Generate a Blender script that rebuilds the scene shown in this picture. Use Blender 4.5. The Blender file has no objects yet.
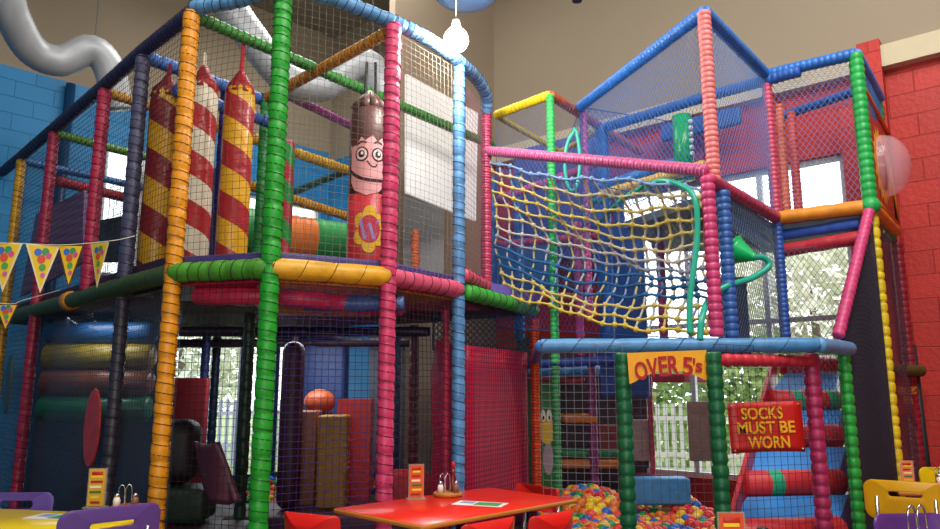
import bpy, bmesh, math, random
from mathutils import Vector as V, Matrix
random.seed(7)
PI=math.pi
SC=bpy.context.scene
COL=SC.collection
# ------------------------------------------------------------------ camera
F=720.0; PITCH=math.atan(126/F); H=1.37
cp,sp=math.cos(PITCH),math.sin(PITCH)
cam=bpy.data.cameras.new('camera'); cam.sensor_width=36; cam.lens=36*F/940; cam.clip_end=200; cam.clip_start=.05
camo=bpy.data.objects.new('camera',cam); COL.objects.link(camo)
camo.location=(0,0,H); camo.rotation_euler=(PI/2+PITCH,0,0); SC.camera=camo
def ray(px,py):
    x=(px-470)/F; y=(264.5-py)/F
    return x, cp-y*sp, sp+y*cp
def at(px,py,Y):
    r=ray(px,py); t=Y/r[1]; return V((r[0]*t,Y,H+r[2]*t))
def atz(px,py,z):
    r=ray(px,py); t=(z-H)/r[2]; return V((r[0]*t,r[1]*t,z))
# ------------------------------------------------------------------ materials
def hexc(h):
    h=h.lstrip('#'); c=[int(h[i:i+2],16)/255 for i in (0,2,4)]
    return tuple((x/12.92 if x<=.04045 else ((x+.055)/1.055)**2.4) for x in c)+(1,)
MATS={}
def nodes(name):
    m=bpy.data.materials.new(name); m.use_nodes=True
    nt=m.node_tree; b=nt.nodes['Principled BSDF']; return m,nt,b
def foam(h,rough=.42,dirt=.25):
    k=('foam',h,rough,dirt)
    if k in MATS: return MATS[k]
    m,nt,b=nodes('vinyl_'+h.strip('#')); c=hexc(h)
    tc=nt.nodes.new('ShaderNodeTexCoord')
    n=nt.nodes.new('ShaderNodeTexNoise'); n.inputs['Scale'].default_value=14; n.inputs['Detail'].default_value=4
    nt.links.new(tc.outputs['Object'],n.inputs['Vector'])
    r=nt.nodes.new('ShaderNodeValToRGB'); r.color_ramp.elements[0].position=.3; r.color_ramp.elements[1].position=.6
    r.color_ramp.elements[0].color=tuple(x*(1-dirt) for x in c[:3])+(1,); r.color_ramp.elements[1].color=c
    nt.links.new(n.outputs['Fac'],r.inputs['Fac']); nt.links.new(r.outputs['Color'],b.inputs['Base Color'])
    n2=nt.nodes.new('ShaderNodeTexNoise'); n2.inputs['Scale'].default_value=45; n2.inputs['Distortion'].default_value=1.2
    nt.links.new(tc.outputs['Object'],n2.inputs['Vector'])
    bp=nt.nodes.new('ShaderNodeBump'); bp.inputs['Strength'].default_value=.35; bp.inputs['Distance'].default_value=.006
    nt.links.new(n2.outputs['Fac'],bp.inputs['Height']); nt.links.new(bp.outputs['Normal'],b.inputs['Normal'])
    b.inputs['Roughness'].default_value=rough
    MATS[k]=m; return m
def plain(h,rough=.5,metal=0,emit=0,alpha=1,trans=0,ior=1.45):
    k=('p',h,rough,metal,emit,alpha,trans)
    if k in MATS: return MATS[k]
    m,nt,b=nodes('paint_'+h.strip('#')); c=hexc(h)
    tc=nt.nodes.new('ShaderNodeTexCoord')
    n=nt.nodes.new('ShaderNodeTexNoise'); n.inputs['Scale'].default_value=9
    nt.links.new(tc.outputs['Object'],n.inputs['Vector'])
    mx=nt.nodes.new('ShaderNodeMix'); mx.data_type='RGBA'
    mx.inputs['A'].default_value=c; mx.inputs['B'].default_value=tuple(x*.86 for x in c[:3])+(1,)
    nt.links.new(n.outputs['Fac'],mx.inputs['Factor']); nt.links.new(mx.outputs['Result'],b.inputs['Base Color'])
    b.inputs['Roughness'].default_value=rough; b.inputs['Metallic'].default_value=metal
    b.inputs['Alpha'].default_value=alpha; b.inputs['Transmission Weight'].default_value=trans; b.inputs['IOR'].default_value=ior
    if emit: b.inputs['Emission Color'].default_value=c; b.inputs['Emission Strength'].default_value=emit
    MATS[k]=m; return m
def sheer(h,alpha,rough=.15,spec=.5):
    """thin clear plastic: mostly see-through with a glossy coat"""
    k=('s',h,alpha)
    if k in MATS: return MATS[k]
    m=bpy.data.materials.new('clear_sheet'); m.use_nodes=True; nt=m.node_tree; nt.nodes.clear()
    o=nt.nodes.new('ShaderNodeOutputMaterial'); t=nt.nodes.new('ShaderNodeBsdfTransparent')
    p=nt.nodes.new('ShaderNodeBsdfPrincipled'); p.inputs['Base Color'].default_value=hexc(h); p.inputs['Roughness'].default_value=rough
    n=nt.nodes.new('ShaderNodeTexNoise'); n.inputs['Scale'].default_value=5; tc=nt.nodes.new('ShaderNodeTexCoord'); nt.links.new(tc.outputs['Object'],n.inputs['Vector'])
    b=nt.nodes.new('ShaderNodeBump'); b.inputs['Strength'].default_value=.15; nt.links.new(n.outputs['Fac'],b.inputs['Height']); nt.links.new(b.outputs['Normal'],p.inputs['Normal'])
    x=nt.nodes.new('ShaderNodeMixShader'); x.inputs[0].default_value=alpha
    nt.links.new(t.outputs[0],x.inputs[1]); nt.links.new(p.outputs[0],x.inputs[2]); nt.links.new(x.outputs[0],o.inputs[0])
    MATS[k]=m; return m
def blocks(h,mortar,name,bw=.45,bh=.22):
    m,nt,b=nodes(name)
    tc=nt.nodes.new('ShaderNodeTexCoord'); s=nt.nodes.new('ShaderNodeSeparateXYZ'); c=nt.nodes.new('ShaderNodeCombineXYZ')
    nt.links.new(tc.outputs['Object'],s.inputs[0]); nt.links.new(s.outputs['X'],c.inputs['X']); nt.links.new(s.outputs['Z'],c.inputs['Y'])
    t=nt.nodes.new('ShaderNodeTexBrick'); t.inputs['Scale'].default_value=1
    t.inputs['Brick Width'].default_value=bw; t.inputs['Row Height'].default_value=bh; t.inputs['Mortar Size'].default_value=.006; t.inputs['Mortar Smooth'].default_value=.6
    k=hexc(h); t.inputs['Color1'].default_value=k; t.inputs['Color2'].default_value=tuple(x*.86 for x in k[:3])+(1,); t.inputs['Mortar'].default_value=hexc(mortar)
    nt.links.new(c.outputs[0],t.inputs['Vector']); nt.links.new(t.outputs['Color'],b.inputs['Base Color'])
    n=nt.nodes.new('ShaderNodeTexNoise'); n.inputs['Scale'].default_value=25; nt.links.new(tc.outputs['Object'],n.inputs['Vector'])
    ad=nt.nodes.new('ShaderNodeMath'); ad.operation='MULTIPLY_ADD'; ad.inputs[1].default_value=-1.2; nt.links.new(t.outputs['Fac'],ad.inputs[0]); nt.links.new(n.outputs['Fac'],ad.inputs[2])
    bp=nt.nodes.new('ShaderNodeBump'); bp.inputs['Strength'].default_value=.5; bp.inputs['Distance'].default_value=.01
    nt.links.new(ad.outputs[0],bp.inputs['Height']); nt.links.new(bp.outputs['Normal'],b.inputs['Normal']); b.inputs['Roughness'].default_value=.55
    return m
def stripes(h1,h2,turns,duty=.5,name='striped_vinyl'):
    """spiral bands round the object's own vertical axis"""
    m,nt,b=nodes(name)
    tc=nt.nodes.new('ShaderNodeTexCoord'); s=nt.nodes.new('ShaderNodeSeparateXYZ'); nt.links.new(tc.outputs['Object'],s.inputs[0])
    a=nt.nodes.new('ShaderNodeMath'); a.operation='ARCTAN2'; nt.links.new(s.outputs['Y'],a.inputs[0]); nt.links.new(s.outputs['X'],a.inputs[1])
    d=nt.nodes.new('ShaderNodeMath'); d.operation='DIVIDE'; d.inputs[1].default_value=2*PI; nt.links.new(a.outputs[0],d.inputs[0])
    e=nt.nodes.new('ShaderNodeMath'); e.operation='MULTIPLY_ADD'; e.inputs[1].default_value=turns; nt.links.new(s.outputs['Z'],e.inputs[0]); nt.links.new(d.outputs[0],e.inputs[2])
    f=nt.nodes.new('ShaderNodeMath'); f.operation='FRACT'; nt.links.new(e.outputs[0],f.inputs[0])
    g=nt.nodes.new('ShaderNodeMath'); g.operation='GREATER_THAN'; g.inputs[1].default_value=duty; nt.links.new(f.outputs[0],g.inputs[0])
    mx=nt.nodes.new('ShaderNodeMix'); mx.data_type='RGBA'; mx.inputs['A'].default_value=hexc(h1); mx.inputs['B'].default_value=hexc(h2)
    nt.links.new(g.outputs[0],mx.inputs['Factor']); nt.links.new(mx.outputs['Result'],b.inputs['Base Color'])
    n2=nt.nodes.new('ShaderNodeTexNoise'); n2.inputs['Scale'].default_value=14; nt.links.new(tc.outputs['Object'],n2.inputs['Vector'])
    bp=nt.nodes.new('ShaderNodeBump'); bp.inputs['Strength'].default_value=.5; bp.inputs['Distance'].default_value=.02; nt.links.new(n2.outputs['Fac'],bp.inputs['Height']); nt.links.new(bp.outputs['Normal'],b.inputs['Normal'])
    b.inputs['Roughness'].default_value=.35
    return m
def bands(cols,width,name,axis='X'):
    m,nt,b=nodes(name)
    tc=nt.nodes.new('ShaderNodeTexCoord'); s=nt.nodes.new('ShaderNodeSeparateXYZ'); nt.links.new(tc.outputs['Object'],s.inputs[0])
    e=nt.nodes.new('ShaderNodeMath'); e.operation='MULTIPLY'; e.inputs[1].default_value=1/width; nt.links.new(s.outputs[axis],e.inputs[0])
    f=nt.nodes.new('ShaderNodeMath'); f.operation='FRACT'; nt.links.new(e.outputs[0],f.inputs[0])
    r=nt.nodes.new('ShaderNodeValToRGB'); r.color_ramp.interpolation='CONSTANT'; n=len(cols)
    r.color_ramp.elements[0].position=0; r.color_ramp.elements[0].color=hexc(cols[0][1])
    r.color_ramp.elements[1].position=cols[1][0]; r.color_ramp.elements[1].color=hexc(cols[1][1])
    for p,c in cols[2:]: el=r.color_ramp.elements.new(p); el.color=hexc(c)
    nt.links.new(f.outputs[0],r.inputs['Fac']); nt.links.new(r.outputs['Color'],b.inputs['Base Color']); b.inputs['Roughness'].default_value=.5
    return m
# ------------------------------------------------------------------ mesh builder
class MB:
    def __init__(s): s.v=[]; s.f=[]; s.mi=[]; s.sm=[]
    def add(s,vs,fs,mi=0,smooth=True):
        o=len(s.v); s.v+= [tuple(p) for p in vs]; s.f+=[tuple(i+o for i in f) for f in fs]; s.mi+=[mi]*len(fs); s.sm+=[smooth]*len(fs)
    def box(s,c,size,rz=0,mi=0,mat=None):
        x,y,z=[k/2 for k in size]; R=Matrix.Rotation(rz,3,'Z') if mat is None else mat; c=V(c)
        vs=[c+R@V((a,b,d)) for a in(-x,x) for b in(-y,y) for d in(-z,z)]
        s.add(vs,[(0,1,3,2),(4,6,7,5),(0,4,5,1),(2,3,7,6),(0,2,6,4),(1,5,7,3)],mi,False)
    def rbox(s,c,size,rz=0,bev=.02,seg=3,mi=0,mat=None):
        bm=bmesh.new(); bmesh.ops.create_cube(bm,size=1)
        for v in bm.verts: v.co=V((v.co.x*size[0],v.co.y*size[1],v.co.z*size[2]))
        bmesh.ops.bevel(bm,geom=bm.edges[:],offset=bev,segments=seg,profile=.5,affect='EDGES')
        R=Matrix.Rotation(rz,3,'Z') if mat is None else mat
        bm.verts.index_update(); vs=[V(c)+R@v.co for v in bm.verts]; s.add(vs,[[v.index for v in f.verts] for f in bm.faces],mi,True); bm.free()
    def prism(s,pts,z0,z1,mi=0):
        n=len(pts); vs=[(p[0],p[1],z0) for p in pts]+[(p[0],p[1],z1) for p in pts]
        fs=[tuple(reversed(range(n))),tuple(range(n,2*n))]+[(i,(i+1)%n,n+(i+1)%n,n+i) for i in range(n)]
        s.add(vs,fs,mi,False)
    def rings(s,rs,cap=True,mi=0,smooth=True):
        n=len(rs[0]); vs=[p for r in rs for p in r]
        fs=[(i*n+j,i*n+(j+1)%n,(i+1)*n+(j+1)%n,(i+1)*n+j) for i in range(len(rs)-1) for j in range(n)]
        if cap: fs+= [tuple(reversed(range(n))),tuple((len(rs)-1)*n+j for j in range(n))]
        s.add(vs,fs,mi,smooth)
    def sweep(s,path,rad,n=8,mi=0,closed=False,cap=True,tw=None):
        """path of points, rad number or list"""
        P=[V(p) for p in path]; N=len(P); R=rad if isinstance(rad,(list,tuple)) else [rad]*N
        up=None; rs=[]
        for i in range(N):
            if closed: t=(P[(i+1)%N]-P[i-1])
            else: t=P[min(i+1,N-1)]-P[max(i-1,0)]
            t.normalize()
            if up is None:
                up=V((0,0,1)) if abs(t.z)<.9 else V((0,1,0))
            a=t.cross(up); 
            if a.length<1e-4: a=t.cross(V((1,0,0)))
            a.normalize(); b=a.cross(t); up=b
            rs.append([P[i]+R[i]*(math.cos(2*PI*k/n)*a+math.sin(2*PI*k/n)*b) for k in range(n)])
        if closed: rs.append(rs[0])
        s.rings(rs,cap and not closed,mi)
        return
    def tube(s,a,b,r,n=10,mi=0): s.sweep([a,b],r,n,mi)
    def wire(s,pts,r,mi=0):
        """3-sided thread"""
        P=[V(p) for p in pts]; d=(P[-1]-P[0])
        if d.length<1e-5: return
        d.normalize(); u=V((0,0,1)) if abs(d.z)<.8 else V((0,1,0)); a=d.cross(u).normalized(); b=a.cross(d)
        of=[r*a, r*(-.5*a+.87*b), r*(-.5*a-.87*b)]
        vs=[p+o for p in P for o in of]; fs=[]
        for i in range(len(P)-1):
            for j in range(3): k=(j+1)%3; fs.append((3*i+j,3*i+k,3*i+3+k,3*i+3+j))
        s.add(vs,fs,mi,True)
    def lathe(s,prof,c=(0,0,0),n=20,mi=0,M=None):
        c=V(c); M=M or Matrix.Identity(3)
        rs=[[c+M@V((r*math.cos(2*PI*k/n),r*math.sin(2*PI*k/n),z)) for k in range(n)] for r,z in prof]
        s.rings(rs,True,mi)
    def sphere(s,c,r,n=10,m=6,mi=0,sc=(1,1,1)):
        c=V(c); rs=[]
        for i in range(m+1):
            a=PI*i/m; rr=max(math.sin(a),.001)*r; z=-math.cos(a)*r
            rs.append([c+V((rr*math.cos(2*PI*k/n)*sc[0],rr*math.sin(2*PI*k/n)*sc[1],z*sc[2])) for k in range(n)])
        s.rings(rs,True,mi)
    def build(s,name,mats,parent=None,origin=None,kind=None):
        me=bpy.data.meshes.new(name)
        vs=s.v
        if origin is not None: o0=V(origin); vs=[tuple(V(p)-o0) for p in s.v]
        me.from_pydata(vs,[],s.f)
        for m in (mats if isinstance(mats,(list,tuple)) else [mats]): me.materials.append(m)
        me.polygons.foreach_set('material_index',s.mi); me.polygons.foreach_set('use_smooth',s.sm); me.update()
        o=bpy.data.objects.new(name,me); COL.objects.link(o)
        if origin is not None: o.location=origin
        if parent is not None:
            o.parent=parent
            if origin is None and parent.get('_w'): o.matrix_parent_inverse=Matrix.Translation(-parent.location)
        if kind: o['kind']=kind
        return o
def tag(o,label,cat,group=None,kind=None):
    o['label']=label; o['category']=cat
    if group: o['group']=group
    if kind: o['kind']=kind
    return o
def empty(name,loc,rz=0,label=None,cat=None,group=None):
    o=bpy.data.objects.new(name,None); COL.objects.link(o); o.location=loc; o.rotation_euler=(0,0,rz); o.empty_display_size=.1
    if label: tag(o,label,cat,group)
    return o
def wempty(name,loc,label,cat,group=None):
    """empty whose children are written in world coordinates"""
    o=empty(name,loc,0,label,cat,group); o['_w']=1; WEM.append(o); return o
WEM=[]
def tag_struct(o): o['kind']='structure'; return o
# ------------------------------------------------------------------ padded tubes
def resample(path,step):
    P=[V(p) for p in path]; L=[0]
    for i in range(1,len(P)): L.append(L[-1]+(P[i]-P[i-1]).length)
    def f(s):
        s=max(0,min(L[-1],s))
        for i in range(1,len(P)):
            if s<=L[i]+1e-9:
                return P[i-1].lerp(P[i],(s-L[i-1])/max(L[i]-L[i-1],1e-9))
        return P[-1].copy()
    return f,L[-1]
def smooth_path(P,n=8):
    P=[V(p) for p in P]; out=[]
    for i in range(len(P)-1):
        p0=P[max(i-1,0)];p1=P[i];p2=P[i+1];p3=P[min(i+2,len(P)-1)]
        for k in range(n):
            t=k/n; out.append(.5*((2*p1)+(p2-p0)*t+(2*p0-5*p1+4*p2-p3)*t*t+(3*p1-p0-3*p2+p3)*t**3))
    out.append(P[-1]); return out
def sleeve(mb,path,r,seg,depth=.14,n=12,wob=.03):
    f,L=resample(path,0); k=max(1,round(L/seg)); sg=L/k; pts=[];rad=[]
    e=min(.012,sg*.16)
    cuts=[0]+[ (i+random.uniform(-.16,.16)*(seg>.08))*sg for i in range(1,k)]+[L]
    for i in range(k):
        w=1+random.uniform(-wob,wob); a,b=cuts[i],cuts[i+1]
        for q,m in ((a+.0005,1-depth),(a+e,1-.02),(a+.35*(b-a),1.03),(a+.65*(b-a),1.03),(b-e,1-.02)):
            pts.append(f(q)); rad.append(r*m*(w if m>.95 else 1))
    pts.append(f(L)); rad.append(r*(1-depth))
    mb.sweep(pts,rad,n)
    return f,L,cuts
def padded(name,path,r,col,label,cat,seg=.12,cord='#1a1626',depth=.10,lash=True,cr=.0026,group=None,pitch=None):
    path=[V(p) for p in path]; org=path[0].copy() if path[0].z<path[-1].z or abs(path[0].z-path[-1].z)<.3 else path[-1].copy()
    mb=MB(); f,L,cuts=sleeve(mb,path,r,seg,depth)
    o=mb.build(name,foam(col),origin=org); tag(o,label,cat,group)
    if lash:
        mc=MB(); n=int(L/(pitch or seg*.5))*10; pts=[]
        # lacing cord wound round the sleeve
        prev=None; up=None
        for i in range(n+1):
            s=L*i/n; p=f(s); t=(f(min(L,s+.01))-f(max(0,s-.01))).normalized()
            if up is None: up=V((0,0,1)) if abs(t.z)<.9 else V((0,1,0))
            a=t.cross(up).normalized(); b=a.cross(t); up=b; g=2*PI*i/10
            pts.append(p+(r*1.045+.001)*(math.cos(g)*a+math.sin(g)*b))
        mc.sweep(pts,cr,3)
        c=mc.build('lacing_cord',plain(cord,.8),parent=o,origin=(0,0,0)); 
        c.data.transform(Matrix.Translation(-org))
    return o
def post(x,y,z0,z1,r,col,label,**k):
    return padded('padded_post',[(x,y,z0),(x,y,z1)],r,col,label,'post',**k)
def rail(p,r,col,label,**k):
    return padded('padded_rail',p,r,col,label,'rail',**k)
# ------------------------------------------------------------------ nets
def net(BL,BR,TR,TL,cell,col,label,r=.0016,diamond=False,bulge=.02,name='safety_net',fun=None,ratio=1.0,seg=6,cat='net'):
    BL,BR,TR,TL=map(V,(BL,BR,TR,TL)); W=((BR-BL).length+(TR-TL).length)/2; Ht=((TL-BL).length+(TR-BR).length)/2
    nrm=(BR-BL).cross(TL-BL)
    if nrm.length<1e-6: nrm=(TR-BL).cross(TL-BL)
    nrm.normalize(); ph=random.random()*6
    def S(u,v):
        p=(BL*(1-u)+BR*u)*(1-v)+(TL*(1-u)+TR*u)*v
        return p+nrm*bulge*math.sin(PI*u)*math.sin(PI*v)*(1+.5*math.sin(5*u+ph)) + V((0,0,-.006*math.sin(PI*u)*math.sin(9*v+ph)))
    if fun: S=fun
    mb=MB()
    if not diamond:
        nu=max(2,round(W/cell)); nv=max(2,round(Ht/cell))
        for i in range(nu+1):
            u=i/nu; n=max(seg,int(Ht/.25)); mb.wire([S(u,j/n) for j in range(n+1)],r)
        for j in range(nv+1):
            v=j/nv; n=max(seg,int(W/.25)); mb.wire([S(i/n,v) for i in range(n+1)],r)
    else:
        cx=cell; cy=cell*ratio; A=W/cx; B=Ht/cy   # u*A + v*B = k lines
        for sgn in (1,-1):
            k=-math.ceil(B) if sgn<0 else 0
            while k<= (A if sgn<0 else A+B):
                pts=[]
                n=max(6,int(Ht/.12)); 
                vs=sorted(set([j/n for j in range(n+1)]+[ (k/ (sgn*B)) , ((k-A)/(sgn*B))]))
                for v in vs:
                    u=(k-sgn*B*v)/A
                    if -1e-6<=u<=1+1e-6 and -1e-6<=v<=1+1e-6: pts.append(S(min(1,max(0,u)),min(1,max(0,v))))
                if len(pts)>1: mb.wire(pts,r)
                k+=1
        mb.wire([S(i/8,0) for i in range(9)],r*2); mb.wire([S(i/8,1) for i in range(9)],r*2)
        mb.wire([S(0,i/8) for i in range(9)],r*2); mb.wire([S(1,i/8) for i in range(9)],r*2)
    o=mb.build(name,plain(col,.75),origin=BL); return tag(o,label,cat)
# ------------------------------------------------------------------ text
def lettering(txt,parent,w,h,cx,cz,y,col,bold=.02,name='lettering',shear=0,rot=0):
    cu=bpy.data.curves.new('txt','FONT'); cu.body=txt; cu.align_x='CENTER'; cu.size=1; cu.offset=bold; cu.extrude=.004; cu.shear=shear; cu.space_line=.9
    t=bpy.data.objects.new('txt',cu); COL.objects.link(t)
    bpy.context.view_layer.update()
    dg=bpy.context.evaluated_depsgraph_get(); me=bpy.data.meshes.new_from_object(t.evaluated_get(dg))
    bpy.data.objects.remove(t); bpy.data.curves.remove(cu)
    xs=[v.co.x for v in me.vertices]; ys=[v.co.y for v in me.vertices]; x0,x1,y0,y1=min(xs),max(xs),min(ys),max(ys)
    for v in me.vertices:
        X=(v.co.x-(x0+x1)/2)/(x1-x0)*w; Z=(v.co.y-(y0+y1)/2)/(y1-y0)*h; D=-v.co.z*.5
        v.co=V((cx+X*math.cos(rot)-Z*math.sin(rot),y+D,cz+Z*math.cos(rot)+X*math.sin(rot)))
    me.materials.clear(); me.materials.append(plain(col,.5)); o=bpy.data.objects.new(name,me); COL.objects.link(o); o.parent=parent; return o

# ================================================================== ROOM
RED=blocks('#b9261c','#8f1d15','red_painted_blockwork'); BLU=blocks('#1283c0','#0d6699','blue_painted_blockwork')
def stucco(h,name):
    m,nt,b=nodes(name); tc=nt.nodes.new('ShaderNodeTexCoord'); n=nt.nodes.new('ShaderNodeTexNoise'); n.inputs['Scale'].default_value=1.2; n.inputs['Detail'].default_value=6
    nt.links.new(tc.outputs['Object'],n.inputs['Vector']); r=nt.nodes.new('ShaderNodeValToRGB'); c=hexc(h)
    r.color_ramp.elements[0].color=tuple(x*.9 for x in c[:3])+(1,); r.color_ramp.elements[1].color=c; nt.links.new(n.outputs['Fac'],r.inputs['Fac']); nt.links.new(r.outputs['Color'],b.inputs['Base Color']); b.inputs['Roughness'].default_value=.8; return m
BEI=stucco('#978974','beige_plaster'); CEI=stucco('#978974','beige_ceiling')
def wall(name,p,q,z0,z1,mat,holes=(),th=.2,side=1):
    """wall from p to q (xy); local x runs along it; holes (x0,x1,z0,z1)"""
    p=V((p[0],p[1],0)); q=V((q[0],q[1],0)); L=(q-p).length; rz=math.atan2(q.y-p.y,q.x-p.x)
    xs=sorted(set([0,L]+[h[i] for h in holes for i in(0,1)])); zs=sorted(set([z0,z1]+[h[i] for h in holes for i in(2,3)]))
    mb=MB()
    for i in range(len(xs)-1):
        for j in range(len(zs)-1):
            mx=(xs[i]+xs[i+1])/2; mz=(zs[j]+zs[j+1])/2
            if any(h[0]<mx<h[1] and h[2]<mz<h[3] for h in holes): continue
            mb.box((mx,side*th/2,mz),(xs[i+1]-xs[i],th,zs[j+1]-zs[j]))
    o=mb.build(name,mat); o.location=p; o.rotation_euler=(0,0,rz); o['kind']='structure'; return o
def A(t): return V((4.1-1.2*t,6.6+t,0))
def Bw(u): return V((-6+u,8.5+u,0))
aS=A(-3); aE=A(3.13); ka=1.562
def ax(t): return (t+3)*ka
CORN=V((-2.45,12.05,0)); ZC=7.6
aH=[(ax(.31),ax(1.95),.45,3.72)]
w=wall('wall_right',aS,aE,0,4.46,RED,aH,side=-1)
wall('wall_right_upper',aS,aE,4.68,ZC,BEI,side=-1)
m=MB(); m.box((ax(.065)-0+0,-.02,4.57),(6.13*ka,.28,.22)); m.v=[(x-ax(.065)+3.065*ka,y,z) for x,y,z in m.v]
o=m.build('trim_1',plain('#c9bc9c',.6)); o.location=aS; o.rotation_euler=(0,0,math.atan2(1,-1.2)); o['kind']='structure'
bS=Bw(-3); kb=math.sqrt(2)
def bx(u): return (u+3)*kb
bH=[(bx(1.72),bx(3.42),.05,2.25),(bx(1.0),bx(1.75),2.9,4.7),(bx(2.5),bx(3.45),3.55,4.45)]
wall('wall_left',bS,CORN,0,5.45,BLU,bH,side=1)
wall('wall_left_upper',bS,CORN,5.45,ZC,BEI,side=1)
wall('wall_back',CORN,aE,0,5.3,BLU,side=1)
wall('wall_back_upper',CORN,aE,5.3,ZC,BEI,side=1)
wall('wall_partition',(-.95,8.46),aE,0,ZC,BEI,side=1,th=.12)
wall('wall_near_right',(7.7,-3.5),aS,0,ZC,RED,side=-1)
wall('wall_near_left',(-9,-3.5),bS,0,ZC,BLU,side=1)
wall('wall_front',(-9,-3.5),(7.7,-3.5),0,ZC,BEI,side=-1)
m=MB(); m.prism([(-9.3,-3.8),(8,-3.8),(8,4),(A(3.4).x+1,A(3.4).y+1),(-2.45,12.6),(-9.3,6)],-.1,0); tag_struct(m.build('floor',foam('#3a3440',.7)))
m=MB(); m.prism([(-9.3,-3.8),(8,-3.8),(8,4),(A(3.4).x+1,A(3.4).y+1),(-2.45,12.6),(-9.3,6)],ZC,ZC+.1); tag_struct(m.build('ceiling',CEI))
# windows
def window(name,o,rz,hole,side,nv,nh,th=.2,frame='#e8e6e2',fw=.05):
    x0,x1,z0,z1=hole; root=empty(name,o,rz); root['kind']='structure'
    m=MB(); y=side*th*.5
    for x in [x0+fw/2]+[x0+(x1-x0)*k/nv for k in range(1,nv)]+[x1-fw/2]: m.box((x,y,(z0+z1)/2),(fw,.06,z1-z0))
    for z in [z0+fw/2]+[z0+(z1-z0)*k/nh for k in range(1,nh)]+[z1-fw/2]: m.box(((x0+x1)/2,y,z),(x1-x0,.055,fw))
    fr_=m.build('window_frame',plain(frame,.4),root)
    g=MB(); g.box(((x0+x1)/2,y,(z0+z1)/2),(x1-x0-.02,.006,z1-z0-.02)); g.build('pane',sheer('#f4f8ff',.06),fr_); return root
rzA=math.atan2(1,-1.2); rzB=PI/4
window('window_1',aS,rzA,aH[0],-1,3,2,frame='#cfd3d8')
window('window_2',bS,rzB,bH[0],1,4,1,frame='#20304e',fw=.07)
window('window_3',bS,rzB,bH[1],1,2,1)
window('window_4',bS,rzB,bH[2],1,2,1)
# red pilaster at the start of the wall
c=A(.10); m=MB(); m.box((0,0,2.37),(.2,.12,4.74)); o=m.build('trim_2',RED); o.location=c+V((-.05,-.08,0)); o.rotation_euler=(0,0,rzA); o['kind']='structure'
# blue drain pipe on blue wall
c=at(64,100,9.05); c=Bw(.6); pp=atz(64,90,5.0)
u=.62; m=MB(); m.tube((Bw(u).x+.05,Bw(u).y-.06,0),(Bw(u).x+.05,Bw(u).y-.06,5.4),.06); tag(m.build('wall_pipe',plain('#0d3f66',.4),origin=(Bw(u).x+.05,Bw(u).y-.06,0)),'dark blue vertical pipe on the blue block wall under the silver duct','pipe')

# ================================================================== OUTSIDE
def grassm(h1,h2,s):
    m,nt,b=nodes('grass'); n=nt.nodes.new('ShaderNodeTexNoise'); n.inputs['Scale'].default_value=s; n.inputs['Detail'].default_value=6
    tc=nt.nodes.new('ShaderNodeTexCoord'); nt.links.new(tc.outputs['Object'],n.inputs['Vector'])
    r=nt.nodes.new('ShaderNodeValToRGB'); r.color_ramp.elements[0].position=.35; r.color_ramp.elements[1].position=.65
    r.color_ramp.elements[0].color=hexc(h1); r.color_ramp.elements[1].color=hexc(h2); nt.links.new(n.outputs['Fac'],r.inputs['Fac']); nt.links.new(r.outputs['Color'],b.inputs['Base Color']); b.inputs['Roughness'].default_value=.9; return m
m=MB(); m.prism([(-30,6.5),(-9.3,6),(-2.45,12.6),(A(3.4).x+1,A(3.4).y+1),(8,4),(30,0),(40,50),(-40,50)],-.25,-.12)
o=tag_struct(m.build('ground',grassm('#5f7a45','#93a36a',1.5)))
def picket(p,q,h,col,label):
    p=V(p);q=V(q); L=(q-p).length; d=(q-p).normalized(); rz=math.atan2(d.y,d.x); r=wempty('garden_fence',p,label,'fence')
    m=MB(); n=int(L/.14)
    for i in range(n+1): m.box(p+d*(i*.14)+V((0,0,h/2)),(.07,.02,h),rz)
    m.build('pickets',plain(col,.6),r)
    for z in (.3*h,.8*h):
        m=MB(); m.box((p+q)/2+V((0,0,z)),(L,.035,.07),rz); m.build('fence_rail',plain(col,.6),r)
picket((5.2,12.2,-.12),(1.2,14.5,-.12),1.25,'#e4e4e0','white picket garden fence beyond the right hand window')
picket((-8.5,12.5,-.12),(-3.5,16,-.12),1.3,'#a9a6c0','pale grey picket fence outside the left hand glazing')
leafM=[grassm('#7f9a5e','#b9cc8c',9),grassm('#dfe2cb','#f6f6ea',2)]
def tree(x,y,h,r,label,k):
    t=wempty('garden_tree',(x,y,-.12),label,'tree'); m=MB(); m.sweep([(x,y,-.12),(x+.1,y,h*.3),(x-.05,y+.1,h*.75)],[.16,.12,.05],8); m.build('trunk',plain('#6b5a48',.9),t)
    m=MB()
    for _ in range(2600):
        a=random.uniform(0,2*PI); b=random.uniform(-1,1); rr=r*random.uniform(.35,1)**.5; s=math.sqrt(1-b*b)
        c=V((x+rr*s*math.cos(a),y+rr*s*math.sin(a),h*.6+rr*b*1.15)); 
        d1=V((random.gauss(0,1),random.gauss(0,1),random.gauss(0,1))).normalized(); d2=d1.cross(V((random.gauss(0,1),.3,1))).normalized(); z=.07 if k==0 else .17
        m.add([c-d1*z,c+d2*z*.5,c+d1*z,c-d2*z*.5],[(0,1,2,3)],0,False)
    m.build('foliage',leafM[k],t)
tree(1.6,20,4.2,1.8,'green garden tree left of the window mullion beyond the white fence',0)
tree(7.3,15.2,5.0,1.9,'pale green tree filling the upper right of the window behind the slide',1)
tree(-7.0,17.5,4.2,1.8,'shrubby tree outside the left hand glazing',1)

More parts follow.
